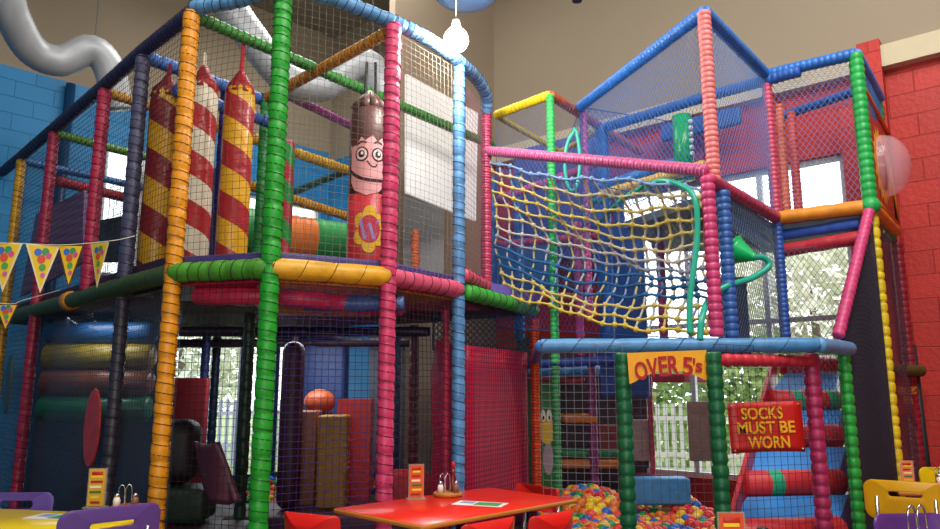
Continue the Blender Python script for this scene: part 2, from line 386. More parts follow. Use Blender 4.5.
m=MB()
for _ in range(5200):
    u=random.random(); c=V((6.6-5.6*u,13.2+3.0*u,0))+V((random.uniform(0,.5),random.uniform(0,.7),-.1+2.3*random.random()**.8+.25*math.sin(9*u)))
    d1=V((random.gauss(0,1),random.gauss(0,.6),random.gauss(0,1))).normalized(); d2=d1.cross(V((.2,1,.1))).normalized(); z=.085
    m.add([c-d1*z,c+d2*z*.6,c+d1*z,c-d2*z*.6],[(0,1,2,3)],0,False)
tag(m.build('garden_hedge',grassm('#5f8a3c','#a8c470',3),origin=(4,14.5,-.12)),'leafy green hedge behind the white picket fence','hedge')
# ================================================================== LEFT STRUCTURE
TOP=4.05; DK=2.15
yel=(-2.0,4.79); grn=(-1.29,4.59); pk=(-.57,4.96); blu=(-.09,5.62); pk2=(.15,6.4); p2=(-2.61,5.38); p3=(-3.24,6.03); p4=(-4.3,7.1); p5=(-5.19,8.0); c1=(.63,7.05)
I1=(-1.87,6.25)
r0=.058
def P3(p,z): return V((p[0],p[1],z))
post(*yel,0,TOP,r0,'#ee9a12','orange-yellow padded post at the front left corner of the tall play frame',seg=.13)
post(*grn,0,TOP+.2,r0+.003,'#22a52b','bright green padded post, nearest of the play frame, in front of the hanging bags',seg=.12)
post(*pk,0,TOP,r0,'#d83e6d','pink padded post between the cartoon bag and the white board',seg=.12)
post(*blu,0,TOP,.05,'#5b93c8','light blue padded post under the glaring lamp',seg=.13)
post(*pk2,2.2,TOP-.12,.048,'#d8486f','pink padded post at the left end of the rope net',seg=.05)
post(*p2,2.2,TOP-.05,.055,'#50506e','slate indigo padded post left of the yellow post, upper level',seg=.13)
post(*p2,0,2.06,.05,'#3a3844','shade-darkened lower post between the red oval disc and the yellow post',seg=.13)  # lower half of the slate post, shade put into its darker colour
post(*p3,2.2,TOP-.05,.055,'#c02c50','crimson padded post on the left side, second from the yellow end post',seg=.12)
post(*p4,0,TOP-.05,.052,'#b02a4c','crimson padded post next to the yellow post by the blue wall',seg=.12)
post(*p5,0,TOP-.05,.05,'#dca51e','thin yellow padded post at the far left against the blue wall',seg=.12)
post(*c1,0,2.06,.045,'#ef5416','vivid orange ringed post beside the maroon netted mat',seg=.055)
post(*I1,2.2,TOP,.05,'#1d9440','green inner post behind the nearest green post, upper level',seg=.14)
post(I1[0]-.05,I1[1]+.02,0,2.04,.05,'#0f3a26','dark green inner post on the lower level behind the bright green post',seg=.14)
post(-2.15,6.0,2.2,TOP,.05,'#34247c','deep indigo inner post between the two right hand striped bags',seg=.14)
post(-.58,7.5,2.2,3.05,.045,'#f06a2c','short orange post below the hanging white board',seg=.07)
post(-.46,8.0,2.2,3.4,.03,'#2a4a8c','thin navy post beside the short orange post under the white board',seg=.1)
post(-3.1,8.5,0,TOP,.05,'#2a3f86','navy inner post at the back left of the play frame',seg=.13)
post(-2.06,7.5,2.2,TOP,.05,'#3a6bb8','mid blue inner post behind the green inner post',seg=.13)
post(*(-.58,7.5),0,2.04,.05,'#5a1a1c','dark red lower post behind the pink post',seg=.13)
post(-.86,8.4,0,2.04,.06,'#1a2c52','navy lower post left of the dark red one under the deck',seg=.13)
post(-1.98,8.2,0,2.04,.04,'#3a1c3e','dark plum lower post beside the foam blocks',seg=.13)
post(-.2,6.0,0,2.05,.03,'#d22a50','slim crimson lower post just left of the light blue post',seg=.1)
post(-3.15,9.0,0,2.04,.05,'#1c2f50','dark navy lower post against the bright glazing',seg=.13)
# top rails
d=V((-.707,.707,0)); e5=P3(p5,TOP)+d*.9
rail([P3(yel,TOP),P3(p2,TOP),P3(p3,TOP),P3(p4,TOP),P3(p5,TOP),e5],.052,'#3b3a60','long slate indigo top rail running down the left side of the frame',seg=.11)
rail([P3(yel,TOP+.03),(-1.65,4.72,TOP+.05),P3(grn,TOP+.1),(-.95,4.74,TOP+.07),P3(pk,TOP+.02)],.052,'#5f9acc','light blue top rail from the yellow post over the nearest green post',seg=.12)
rail(smooth_path([P3(pk,TOP+.02),(-.32,5.24,TOP+.02),P3(blu,TOP+.02),(.06,6.0,TOP+.04),(.15,6.28,TOP-.0),P3(pk2,TOP-.12)]),.054,'#6c9fd0','curved light blue top rail from the pink post down to the rope net',seg=.11)
b=V((.625,.78,0))
def brail(p,z,L,r,col,lab,**k): s=V((p[0],p[1],z)); return rail([s,s+b*L],r,col,lab,**k)
brail(yel,TOP-.02,3.6,.045,'#3d8f3a','dark green overhead rail running back from the top of the yellow post',seg=.1)
brail(p2,TOP-.05,1.22,.055,'#4a78c8','blue overhead rail carrying the striped bags',seg=.13)
rail([P3(yel,3.72)+V((-.35,.6,0)),P3(yel,3.72)+V((-.35,.6,0))+b*.95],.05,'#3c66b8','lower blue rail behind the striped bags',seg=.13)
rail([P3(pk,TOP-.04),P3(I1,TOP-.04)],.045,'#dd9322','orange overhead rail from the pink post back to the inner green post',seg=.08)
brail(p3,TOP-.07,1.4,.045,'#d79a2a','yellow overhead rail starting at the crimson post on the left side',seg=.1)
brail(p4,TOP-.06,2.6,.045,'#5c9338','green overhead rail starting at the far crimson post',seg=.1)
brail(p5,TOP-.06,2.0,.045,'#3a73b8','blue overhead rail starting at the thin yellow post',seg=.1)
rail([at(58,181,7.4),at(134,200,8.9)],.055,'#b3303c','red guard rail at waist height on the upper deck, left side',seg=.1)
rail([at(287,95,7.0),at(352,126,8.2)],.045,'#b04a9c','magenta overhead rail behind the orange diagonal one',seg=.08)
rail([at(252,138,6.7),at(362,175,8.2)],.055,'#e3ae2c','yellow guard rail, upper of the two behind the green post',seg=.1)
rail([at(245,184,6.7),at(362,221,8.2)],.05,'#d89a24','yellow guard rail, lower of the two above the tunnel',seg=.09)
rail([at(284,196,8.5),at(345,171,8.0)],.045,'#23707c','dark teal slanting rail between the two yellow rails',seg=.09)
# deck
dpoly=[yel,grn,pk,blu,pk2,c1,(-.5,7.9),(-1.3,8.2),(-3.0,9.7),(-3.7,9.3),p5,p4,p3,p2]
root=wempty('play_deck',(-2,7,2.08),'raised play deck of the tall frame with purple edge and coloured panels underneath','deck')
m=MB(); m.prism(dpoly,2.1,2.17); m.build('deck_board',foam('#4a2a2a',.7),root)
def edge(pts,z0,z1,th,inw=.06):
    m=MB()
    for i in range(len(pts)-1):
        a=V((*pts[i],0)); c_=V((*pts[i+1],0)); dd=(c_-a).normalized(); n=V((-dd.y,dd.x,0)); mid=(a+c_)/2+n*inw
        m.rbox((mid.x,mid.y,(z0+z1)/2),((c_-a).length,th,z1-z0),math.atan2(dd.y,dd.x),bev=.015)
    return m
edge([p5,p4,p3,p2,yel],2.17,2.30,.04).build('kick_board',foam('#4b2246',.5),root)
edge([yel,grn,pk,blu,pk2],2.17,2.27,.05).build('kick_board',foam('#4a3a86',.5),root)
m=MB(); m.prism([(pk2[0]-.05,pk2[1]-.17),(c1[0]+.04,c1[1]-.2),(c1[0]-.2,c1[1]+.5),(-.2,7.2)],2.18,2.31); m.build('corner_mat',foam('#7a62c8',.45),root)
# under-deck panels radiating
cen=V((-1.4,6.6,0))
for i,(q1,q2,cc) in enumerate([(yel,grn,'#c42a50'),(grn,pk,'#f09a20'),(pk,blu,'#c98432'),(p2,yel,'#3a2a3c'),(blu,pk2,'#b03050')]):
    m=MB(); a=V((*q1,0)).lerp(cen,.04); c_=V((*q2,0)).lerp(cen,.04); x=a.lerp(cen,.75); y=c_.lerp(cen,.75)
    m.prism([tuple(a[:2]),tuple(c_[:2]),tuple(y[:2]),tuple(x[:2])],2.075,2.098); m.build('underside_panel',foam(cc,.4),root)
rail(smooth_path([P3(yel,2.02)+V((.08,.2,0)),V((-1.35,4.95,2.01)),V((-.85,5.12,1.98)),V((-.5,5.3,1.97))]),.06,'#d8355a','dark pink beam under the deck between yellow and pink posts',seg=.5,lash=False)
rail([P3(grn,1.98)+V((.1,.5,0)),P3(pk,1.98)+V((.1,.15,0))],.055,'#4a6aa8','slate blue beam slanting under the yellow deck edge',seg=.5,lash=False)
rail([(-2.9,7.2,1.95),(-.4,7.2,1.95)],.05,'#2a2438','dark beam crossing under the middle of the deck',seg=.3,lash=False)
rail([(-3.6,8.6,1.92),(-.7,8.4,1.92)],.05,'#35262f','dark brown beam at the back under the deck',seg=.3,lash=False)
# deck edge pads
def dpad(p,q,r,col,lab,z=DK,seg=.16,**k): return rail([P3(p,z),P3(q,z)],r,col,lab,seg=seg,depth=.08,**k)
dpad(yel,grn,.068,'#4f9a30','fat green deck edge roll between the yellow and green posts')
dpad(grn,pk,.07,'#e6ab25','fat yellow deck edge roll between the green and pink posts',seg=.4)
dpad(pk,blu,.066,'#cf4f6c','fat pink deck edge roll between the pink and light blue posts',seg=.2)
dpad((blu[0]+.05,blu[1]+.1),c1,.068,'#3fae35','bright green deck edge roll leading to the orange ringed post',seg=.25)
rail([P3(blu,2.28)+V((.03,.05,0)),P3(pk2,2.28)],.06,'#d84a66','pink sill roll sloping below the pink rope net post',seg=.2)
rail([P3(yel,DK),P3(p2,DK),P3(p3,DK),P3(p4,DK),P3(p5,DK),P3(p5,DK)+d*.8],.066,'#43582c','long olive green deck edge roll along the left side',seg=.05,depth=.1,lash=False)
q=P3(p3,DK).lerp(P3(p4,DK),.28); m=MB(); dd=V((-.707,.707,0)); m.sweep([q-dd*.06,q-dd*.05,q+dd*.05,q+dd*.06],[.07,.085,.085,.07],16); tag(m.build('foam_collar',foam('#e08d1c'),origin=q),'orange foam collar wrapped round the olive deck edge roll','foam collar')
# nets
G='#8f8a80'; K='#1b1430'
def pn(a,c_,z0,z1,cell,col,lab,**k): return net(P3(a,z0),P3(c_,z0),P3(c_,z1),P3(a,z1),cell,col,lab,**k)
pn(yel,grn,2.2,TOP,.05,'#57503c','upper square net between the yellow and green posts',bulge=.03)
pn(grn,pk,2.2,TOP+.05,.05,'#8d8a7c','upper square net between the green and pink posts',bulge=.03)
pn(pk,blu,2.2,TOP,.05,'#a59a88','upper square net in front of the white board',bulge=.02)
pn(blu,pk2,2.2,TOP-.1,.05,'#b0718c','upper pinkish net beside the light blue post',bulge=.02)
pn(p2,yel,2.2,TOP-.05,.05,'#2e2630','upper dark net left of the yellow post')
pn(p3,p2,2.2,TOP-.05,.05,'#2e2838','upper dark net between the slate post and crimson post')
pn(p4,p3,2.2,TOP-.05,.05,'#2a2a3a','upper dark net between the two crimson posts',r=.002)
pn(p5,p4,2.2,TOP-.05,.05,'#2a3040','upper dark net next to the blue wall',r=.002)
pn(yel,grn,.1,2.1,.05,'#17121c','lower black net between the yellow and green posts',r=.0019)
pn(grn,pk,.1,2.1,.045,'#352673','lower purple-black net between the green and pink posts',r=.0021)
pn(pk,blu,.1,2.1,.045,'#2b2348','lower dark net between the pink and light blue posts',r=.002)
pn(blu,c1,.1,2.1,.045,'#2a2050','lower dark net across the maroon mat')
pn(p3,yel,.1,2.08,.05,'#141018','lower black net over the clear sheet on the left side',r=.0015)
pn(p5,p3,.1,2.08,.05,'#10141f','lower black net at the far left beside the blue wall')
net((-4.6,8.9,2.2),(-2.9,7.5,2.2),(-2.9,7.5,3.95),(-4.6,8.9,3.95),.03,'#262b36','fine black inner net at the back left of the upper deck',r=.0028)
net((-2.0,6.6,2.2),(-.4,7.3,2.2),(-.4,7.3,TOP),(-2,6.6,TOP),.05,'#6a6a74','inner grey net behind the cartoon bag',r=.0012)
# lilac back mat upper left
m=MB(); a=at(22,300,8.5); c_=at(84,262,8.0); 
m.add([at(20,296,8.2),at(82,262,7.7),at(84,190,7.7),at(36,214,8.2)],[(0,1,2,3)],0,False)
o=m.build('foam_mat',bands([(0,'#8b6a94'),(.5,'#7a5c86')],.1,'ribbed_lilac','Z')); sm=o.modifiers.new('thick','SOLIDIFY'); sm.thickness=.04; tag(o,'ribbed lilac mat inside the far left bay behind the bunting','mat')
m=MB(); q=[at(90,262,9.2),at(128,262,9.2),at(128,215,9.2),at(90,222,9.2)]; m.add(q,[(0,1,2,3)],0,False); o=m.build('foam_mat',foam('#3e4b58')); sm=o.modifiers.new('thick','SOLIDIFY'); sm.thickness=.04; tag(o,'grey slate mat on the upper deck behind the crimson post','mat')

# hanging bags
def bag(cx,cy,z0,z1,r,mat,label,strap,zr,capm,tip=None):
    t=empty('punch_bag',(cx,cy,z0),random.uniform(0,6),label,'punch bag'); h=z1-z0
    m=MB(); m.lathe([(r*.9,0),(r,.03),(r*1.02,h*.3),(r*.97,h*.6),(r,h*.9),(r*.93,h*.96),(r*.6,h*1.0)],n=28); m.build('bag_body',mat,t)
    m=MB(); prof=[]; 
    rs=[]
    for k,(rr,z) in enumerate([(r*.98,h*.94),(r*.8,h*.99),(r*.45,h*1.03),(r*.2,h*1.07)]):
        rs.append([V((rr*(1+.10*math.sin(j*1.57*1.5+k))*math.cos(2*PI*j/24),rr*(1+.10*math.sin(j*1.57*1.5+k))*math.sin(2*PI*j/24),z)) for j in range(24)])
    m.rings(rs); m.build('gathered_top',capm,t)
    m=MB(); m.box((0,0,(h*1.05+zr-z0)/2),(.035,.012,zr-z0-h*1.05)); m.build('strap',plain(strap,.6),t)
    return t
RY=stripes('#a52129','#dba31e',2.6); RW=stripes('#b8242c','#e6dcc4',2.6); 
b_=at(199,150,5.33); bag(b_.x,5.33,2.2,3.78,.118,RW,'red and white spiral striped punch bag just right of the yellow post','#e6dcc4',4.0,foam('#b8242c'))
b_=at(237,150,5.15); bag(b_.x,5.15,2.2,3.66,.112,RY,'red and yellow spiral striped punch bag hanging beside the green post','#c5252f',4.0,foam('#b0222b'))
b_=at(163,150,5.5); bag(b_.x,5.5,2.2,3.78,.125,stripes('#7a1c22','#c8961f',2.2),'red and gold striped punch bag left of the yellow post','#8c2030',4.0,foam('#7a1c22'))
m=MB(); m.rbox((-1.55,5.9,2.85),(.1,.1,1.25),0,.03); tag(m.build('foam_pillar',stripes('#1f8f3a','#b23040',3),origin=(-1.55,5.9,2.2)),'green and red spiral foam pillar behind the right striped bag','foam pillar')
# face bag
fc=at(368,190,5.6); fc.z=2.2; R=.158
t=empty('punch_bag',fc,.12,'tall punch bag painted with a grinning face above a yellow and purple emblem','punch bag')
m=MB(); m.lathe([(R*.95,0),(R,.03),(R,.62)],n=32); m.build('red_lower_body',foam('#b3202c'),t)
m=MB(); m.lathe([(R,.62),(R,1.1),(R*.97,1.24),(R*.8,1.28)],n=32); m.build('brown_upper_body',foam('#5d3b36'),t)
m=MB()
for j in range(10):
    g=2*PI*j/10; m.sweep([(R*.8*math.cos(g),R*.8*math.sin(g),1.27),(R*.45*math.cos(g),R*.45*math.sin(g),1.34),(.01*math.cos(g),.01*math.sin(g),1.42)],[.045,.035,.015],6)
m.build('gathered_top',foam('#6a4a46'),t)
for sx in (-1,1):
    m=MB(); m.sweep([(sx*.05,0,1.38),(sx*.035,-.01,TOP-2.20)],.012,6); m.build('strap',plain('#1c1c22',.6),t)
def decal(pts,col,name,off,R=R,c0=-PI/2-.05,parent=t):
    """flat shape wrapped onto the bag; pts (x along the surface, z)"""
    q_=[]
    for i in range(len(pts)):
        a_,b_=pts[i],pts[(i+1)%len(pts)]; k_=max(1,int(math.dist(a_,b_)/.012))
        q_+=[(a_[0]+(b_[0]-a_[0])*j/k_,a_[1]+(b_[1]-a_[1])*j/k_) for j in range(k_)]
    pts=q_
    cx=sum(p[0] for p in pts)/len(pts); cz=sum(p[1] for p in pts)/len(pts); m=MB(); n=len(pts); L=[]
    for s in (0,.2,.4,.6,.8,1):
        for x,z in pts:
            X=cx+(x-cx)*s; Z=cz+(z-cz)*s; g=c0+X/R; L.append(V(((R+off)*math.cos(g),(R+off)*math.sin(g),Z)))
    fs=[(k*n+i,k*n+(i+1)%n,(k+1)*n+(i+1)%n,(k+1)*n+i) for k in range(5) for i in range(n)]
    m.add(L,fs,0,True); return m.build(name,plain(col,.5),parent)
def stroke(pts,w_,col,name,off):
    m=MB(); P=smooth_path([V((x,0,z)) for x,z in pts],6) if len(pts)>2 else [V((x,0,z)) for x,z in pts]; L=[]
    for i,p in enumerate(P):
        d_=(P[min(i+1,len(P)-1)]-P[max(i-1,0)]).normalized(); n_=V((-d_.z,0,d_.x)); ww=w_*(1 if 0<i<len(P)-1 else .5)
        for s_ in (1,-1):
            q=p+n_*ww*s_; g=-PI/2-.05+q.x/R; L.append(V(((R+off)*math.cos(g),(R+off)*math.sin(g),q.z)))
    m.add(L,[(2*i,2*i+1,2*i+3,2*i+2) for i in range(len(P)-1)],0,True); return m.build(name,plain(col,.5),t)
def circ(cx,cz,rx,rz,n=24,a0=0,a1=2*PI): return [(cx+rx*math.cos(a0+(a1-a0)*i/n),cz+rz*math.sin(a0+(a1-a0)*i/n)) for i in range(n if a1-a0>6.2 else n+1)]
decal([(-.13,.82),(-.16,.98),(-.06,.88)],'#e9a3a4','painted_ear',.0035)
decal([(-.14,.70),(-.10,.64),(0,.60),(.1,.63),(.16,.70),(.17,.98),(.12,1.03),(.08,.995),(.04,1.04),(-.02,1.0),(-.05,1.03),(-.09,.97),(-.15,.96)],'#e9a3a4','painted_face',.003)
for sx,rr in ((-.045,.043),(.085,.04)):
    decal(circ(sx,.90,rr+.012,rr+.012),'#201418','painted_eye',.0045); decal(circ(sx,.90,rr,rr),'#f0c8c4','painted_eye',.006); decal(circ(sx,.90,rr*.6,rr*.62),'#201418','painted_pupil',.0075); decal(circ(sx+.005,.905,rr*.25,rr*.3),'#f4eeee','painted_pupil',.009)
stroke([(-.09,.965),(-.05,.99),(-.005,.985)],.007,'#3a1c1c','painted_brow',.0048)
stroke([(.05,.98),(.08,.995),(.12,.98)],.007,'#3a1c1c','painted_brow',.0048)
stroke([(.0,.85),(.03,.815),(.065,.81),(.075,.83)],.005,'#3a1c1c','painted_nose',.0045)
stroke([(-.15,.79),(-.12,.765),(-.05,.725),(.03,.71),(.13,.715)],.012,'#3a1418','painted_mouth',.0045)
for k in range(6):
    g=2*PI*k/6+.5; decal(circ(.03+.078*math.cos(g),.36+.11*math.sin(g),.054,.058),'#e8b52a','emblem_petal',.003+.0002*k)
decal(circ(.03,.36,.085,.12),'#e8b52a','emblem_disc',.0045); decal(circ(.03,.36,.085,.10),'#c22c44','emblem_disc',.0055)
for a_,b_ in (((-.04,.43),(-.005,.29)),((-.005,.29),(.03,.40)),((.03,.40),(.065,.29)),((.065,.29),(.10,.43))): stroke([a_,b_],.023,'#9d86c8','emblem_letter',.0065)
for ch in t.children:
    if ch.name.split('.')[0]!='strap': ch.scale=(1,1,1.12)
# tunnel tube
a=at(236,230,8.0); c_=at(352,226,8.9); dv=(c_-a); Lq=dv.length
m=MB(); n=28; rs=[]
for i in range(41):
    rr=.27*(1+.02*math.sin(i*2.1)); rs.append([V((Lq*i/40,rr*math.cos(2*PI*k/n),rr*math.sin(2*PI*k/n))) for k in range(n)])
m.rings(rs); o=m.build('tunnel_tube',bands([(0,'#1c9a4a'),(.42,'#e87a26'),(.72,'#1c9a4a')],1.25,'tunnel_bands')); o.location=a; o.rotation_euler=(0,0,math.atan2(dv.y,dv.x)); tag(o,'green and orange banded crawl tunnel at the back of the upper deck','tunnel')
# white board hanging; faint glow added to its colour
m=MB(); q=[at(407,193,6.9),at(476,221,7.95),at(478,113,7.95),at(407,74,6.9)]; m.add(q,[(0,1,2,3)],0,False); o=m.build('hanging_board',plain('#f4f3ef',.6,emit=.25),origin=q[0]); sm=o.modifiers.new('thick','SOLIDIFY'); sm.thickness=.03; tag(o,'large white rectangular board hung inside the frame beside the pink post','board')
m=MB(); q=[V((*at(404,262,7.9)[:2],2.2)),V((*at(444,272,8.0)[:2],2.2)),at(444,208,8.0),at(404,196,7.9)]; m.add(q,[(0,1,2,3)],0,False); o=m.build('grey_panel',plain('#8d9294',.6),origin=q[0]); sm=o.modifiers.new('thick','SOLIDIFY'); sm.thickness=.03; tag(o,'grey panel below the white board behind the orange post','panel')

# ================================================================== LOWER LEVEL CONTENTS
# clear sheet on left face
def sheet(name,BL,BR,TR,TL,mat,th=.004):
    BL,BR,TR,TL=map(V,(BL,BR,TR,TL)); m=MB(); N=8
    vs=[(BL*(1-i/N)+BR*i/N)*(1-j/N)+(TL*(1-i/N)+TR*i/N)*(j/N) for j in range(N+1) for i in range(N+1)]
    m.add(vs,[(j*(N+1)+i,j*(N+1)+i+1,(j+1)*(N+1)+i+1,(j+1)*(N+1)+i) for j in range(N) for i in range(N)],0,True)
    o=m.build(name,mat,origin=BL); s_=o.modifiers.new('thick','SOLIDIFY'); s_.thickness=th; return o
inn=V((.05,.05,0))
tag(sheet('clear_sheet',P3(p3,.05)+inn,P3(yel,.05)+inn,P3(yel,2.03)+inn,P3(p3,2.03)+inn,sheer('#8fa4c4',.13)),'clear plastic sheet behind the left lower net with a red oval on it','plastic sheet')
tag(sheet('clear_sheet',P3(p5,.05)+inn,P3(p3,.05)+inn,P3(p3,2.03)+inn,P3(p5,2.03)+inn,sheer('#8fa4c4',.13)),'clear plastic sheet at the far left with a dark oval on it','plastic sheet')
def oval(px,py,rx,rz,col,lab,a,b_):
    # on the plane through a,b
    a=V((*a,0)); b_=V((*b_,0)); r=ray(px,py); dd=(b_-a).normalized(); 
    # solve k*r.xy = a+dd*s
    det=r[0]*(-dd.y)+dd.x*r[1]; k=(a.x*(-dd.y)+dd.x*a.y)/det; c=V((r[0]*k,r[1]*k,H+r[2]*k)); n=V((-dd.y,dd.x,0)); n=n if n.dot(c)<0 else -n
    c+=n*.03; m=MB(); N=32
    f=[c+dd*rx*math.cos(2*PI*i/N)+V((0,0,rz*math.sin(2*PI*i/N))) for i in range(N)]; g=[p+n*.012 for p in f]
    m.add(f+g,[tuple(range(N)),tuple(range(N,2*N))]+[(i,(i+1)%N,N+(i+1)%N,N+i) for i in range(N)],0,False)
    tag(m.build('oval_disc',foam(col,.35),origin=c),lab,'disc')
oval(97,427,.165,.29,'#d83a22','red-orange oval disc fixed to the clear sheet',p3,yel)
oval(12,385,.10,.30,'#4a4a1c','dark olive oval disc on the far left sheet',p5,p3)
for i,(z,cc,nm) in enumerate(((1.93,'#24507e','slate blue'),(1.70,'#94802a','mustard'),(1.45,'#784430','brown'),(1.20,'#1f6a42','green'))):
    m=MB(); m.sweep([(-4.1,7.0,z),(-4.07,7.0,z),(-3.08,7.0,z),(-3.05,7.0,z)],[.08,.125,.125,.08],20); tag(m.build('foam_roller',foam(cc,.3),origin=(-3.36,7,z)),nm+' foam roller stacked behind the clear plastic sheet','foam roller')
m=MB(); m.prism([(-4.2,7.15),(-3.05,7.15),(-3.05,7.25),(-4.2,7.25)],0,2.0); tag(m.build('roller_backboard',foam('#20324a'),origin=(-3.4,7.2,0)),'dark blue panel behind the stack of foam rollers','panel')
# red panel, sofa blocks
def softbox(name,c,size,rz,col,lab,cat,bev=.05):
    m=MB(); m.rbox((0,0,size[2]/2),size,0,bev,4); o=m.build(name,foam(col,.5)); o.location=c; o.rotation_euler=(0,0,rz); tag(o,lab,cat); return o
softbox('foam_board',(-1.22,5.85,1.98),(.85,.3,.07),.15,'#e89a20','orange padded board crossing under the deck behind the green post','board',.02)
softbox('foam_slab',(-2.93,7.6,0),(.42,.08,1.5),0,'#a01c2c','dark red upright foam panel behind the yellow post on the lower level','panel',.02)
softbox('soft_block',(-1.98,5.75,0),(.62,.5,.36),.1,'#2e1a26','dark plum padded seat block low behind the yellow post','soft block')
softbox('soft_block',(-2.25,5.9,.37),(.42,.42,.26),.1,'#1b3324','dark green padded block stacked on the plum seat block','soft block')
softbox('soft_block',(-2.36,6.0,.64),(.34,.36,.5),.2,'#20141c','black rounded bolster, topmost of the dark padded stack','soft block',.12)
m=MB(); vs=[]; N=10
for j in range(N+1):
    for i in range(N+1):
        u,v=i/N,j/N; vs.append(at(196+24*u+(18+4*u)*v, 441+3*math.sin(3*u)+60*v, 5.5-.12*u-.1*v+.03*math.sin(5*u+4*v)))
m.add(vs,[(j*(N+1)+i,j*(N+1)+i+1,(j+1)*(N+1)+i+1,(j+1)*(N+1)+i) for j in range(N) for i in range(N)],0,True); o=m.build('draped_mat',foam('#5c2a3e',.5),origin=(-1.8,5.55,.4)); sm=o.modifiers.new('t','SOLIDIFY'); sm.thickness=.05; tag(o,'maroon padded mat leaning against the dark padded blocks','mat')
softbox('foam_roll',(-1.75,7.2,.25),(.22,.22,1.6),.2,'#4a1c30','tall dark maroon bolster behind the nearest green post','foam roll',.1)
softbox('foam_block',(-1.69,7.52,.25),(.32,.3,.92),0,'#a0603c','brown upright foam block under the deck','foam block',.03)
softbox('foam_block',(-1.35,7.35,.25),(.28,.3,.88),0,'#c8923a','ochre fluted foam block right of the brown one','foam block',.03)
m=MB(); m.add([(-1.4,8.1,1.28),(-1.05,8.1,1.28),(-1.05,8.1,.2),(-1.2,8.1,.2),(-1.4,8.1,.5)],[(0,1,2,3,4)],0,False)
o=m.build('slide_side',foam('#d22a2a',.3),origin=(-1.3,8.1,.2)); sm=o.modifiers.new('t','SOLIDIFY'); sm.thickness=.35; tag(o,'red slide side panel standing behind the foam blocks','slide')
softbox('foam_block',(-1.7,8.6,0),(.5,.3,2.0),0,'#35508a','blue foam block high behind the plum post under the deck','foam block')
m=MB(); m.sphere((-1.62,7.9,1.25),.17,16,10,sc=(1,1,.8)); tag(m.build('foam_dome',foam('#d8663a'),origin=(-1.62,7.9,1.25)),'orange rounded dome peeking above the brown foam block','foam dome')
softbox('foam_block',(-1.62,7.95,0),(.25,.25,1.14),0,'#7a4a2a','brown square block carrying the orange dome','foam block',.03)
softbox('grey_column',(-.98,8.7,0),(.42,.2,2.04),0,'#5d6670','grey column panel under the deck left of the navy post','column',.02)
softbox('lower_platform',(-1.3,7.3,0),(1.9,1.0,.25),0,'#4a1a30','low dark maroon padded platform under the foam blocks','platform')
# maroon netted mats
def mat_panel(c0,c1_,z0,z1,lab):
    o=sheet('crash_mat',(*c0,z0),(*c1_,z0),(*c1_,z1),(*c0,z1),bands([(0,'#ee1a4c'),(.5,'#d0123e')],.04,'maroon_mat','Z'),.05); tag(o,lab,'mat')
    return o
mat_panel((-.02,6.02),(.56,7.12),.15,1.74,'large crimson crash mat behind net between light blue and orange posts')
net((-.03,5.93,.15),(.53,6.93,.15),(.53,6.93,1.76),(-.03,5.93,1.76),.04,'#3a1c4c','fine violet net stretched over the crimson crash mat',r=.0016)
m=MB(); q=[V((-.36,6.6,.0)),V((-.14,6.35,.0)),V((-.14,6.35,1.75)),V((-.3,6.5,1.82)),V((-.36,6.6,1.5)),V((-.33,6.57,.95))]; m.add(q,[(0,1,2,3,4,5)],0,False); o=m.build('crash_mat',foam('#d81c48'),origin=q[0]); sm=o.modifiers.new('t','SOLIDIFY'); sm.thickness=.05; tag(o,'narrow crimson mat left of the light blue post','mat')
softbox('red_wedge',(-.62,7.2,0),(.5,.3,.62),0,'#d8262e','red rounded foam wedge seen above the table menu','foam wedge',.12)
tag(net((-.35,6.9,1.75),(.62,7.1,1.75),(.62,7.1,2.12),(-.35,6.9,2.12),.06,'#1e6a6e','teal knotted rope net just under the bright green deck edge',r=.006,diamond=True),'teal knotted rope net just under the bright green deck edge','net')

# ================================================================== RIGHT TOWERS
gR=(3.15,5.5); cor=(2.58,5.9); orR=(1.70,4.84); T2=4.08; D2=2.8
q580=atz(580,107,T2); q550=atz(550,95,T2); q496=atz(496,115,T2)
sb=V((3.88,6.42,0)); 
s2=dict(seg=.04,depth=.12,lash=False)
post(*orR,D2,T2,.048,'#e37a78','salmon pink ringed tall post rising above the rope net corner',**s2)
post(orR[0]-.07,orR[1]-.07,1.72,D2+.02,.047,'#cf3f76','magenta ringed post at the right end of the rope net',seg=.055,depth=.16,lash=False)
post(orR[0]+.075,orR[1]+.05,1.72,D2-.05,.047,'#2d5fa8','blue ringed post beside the green funnel',seg=.05,depth=.14,lash=False)
post(*cor,D2,T2,.042,'#c44662','crimson ringed upper post at the inner corner of the right tower',**s2)
post(*cor,1.72,D2,.042,'#2a55a8','blue ringed lower post under the inner corner of the right tower',**s2)
post(*gR,D2,T2,.055,'#17a84a','bright green upper post of the right tower',seg=.06,depth=.1,lash=False)
post(gR[0]+.03,gR[1]+.02,0,D2,.034,'#e2c31e','narrow yellow post running from the deck to the floor on the right',seg=.085,depth=.3,lash=False)
post(sb.x-.06,sb.y-.02,2.7,T2,.05,'#1c8a3c','dark green rear post of the right tower against the red wall',seg=.06,depth=.1,lash=False)
post(sb.x+.0,sb.y-.0,0,2.7,.05,'#8e1f30','dark red rear post below the bubble panel',seg=.06,depth=.1,lash=False)
post(q550.x,q550.y,0,1.58,.036,'#1c7a40','dark green lower post of the small rear tower behind the entrance net',**s2)
post(q550.x,q550.y,1.6,T2,.038,'#35c060','bright green post of the small rear tower seen through the rope net',**s2)
post(q580.x+.04,q580.y+.05,2.0,T2,.036,'#dc5f9c','pink post next to the teal hoop',**s2)
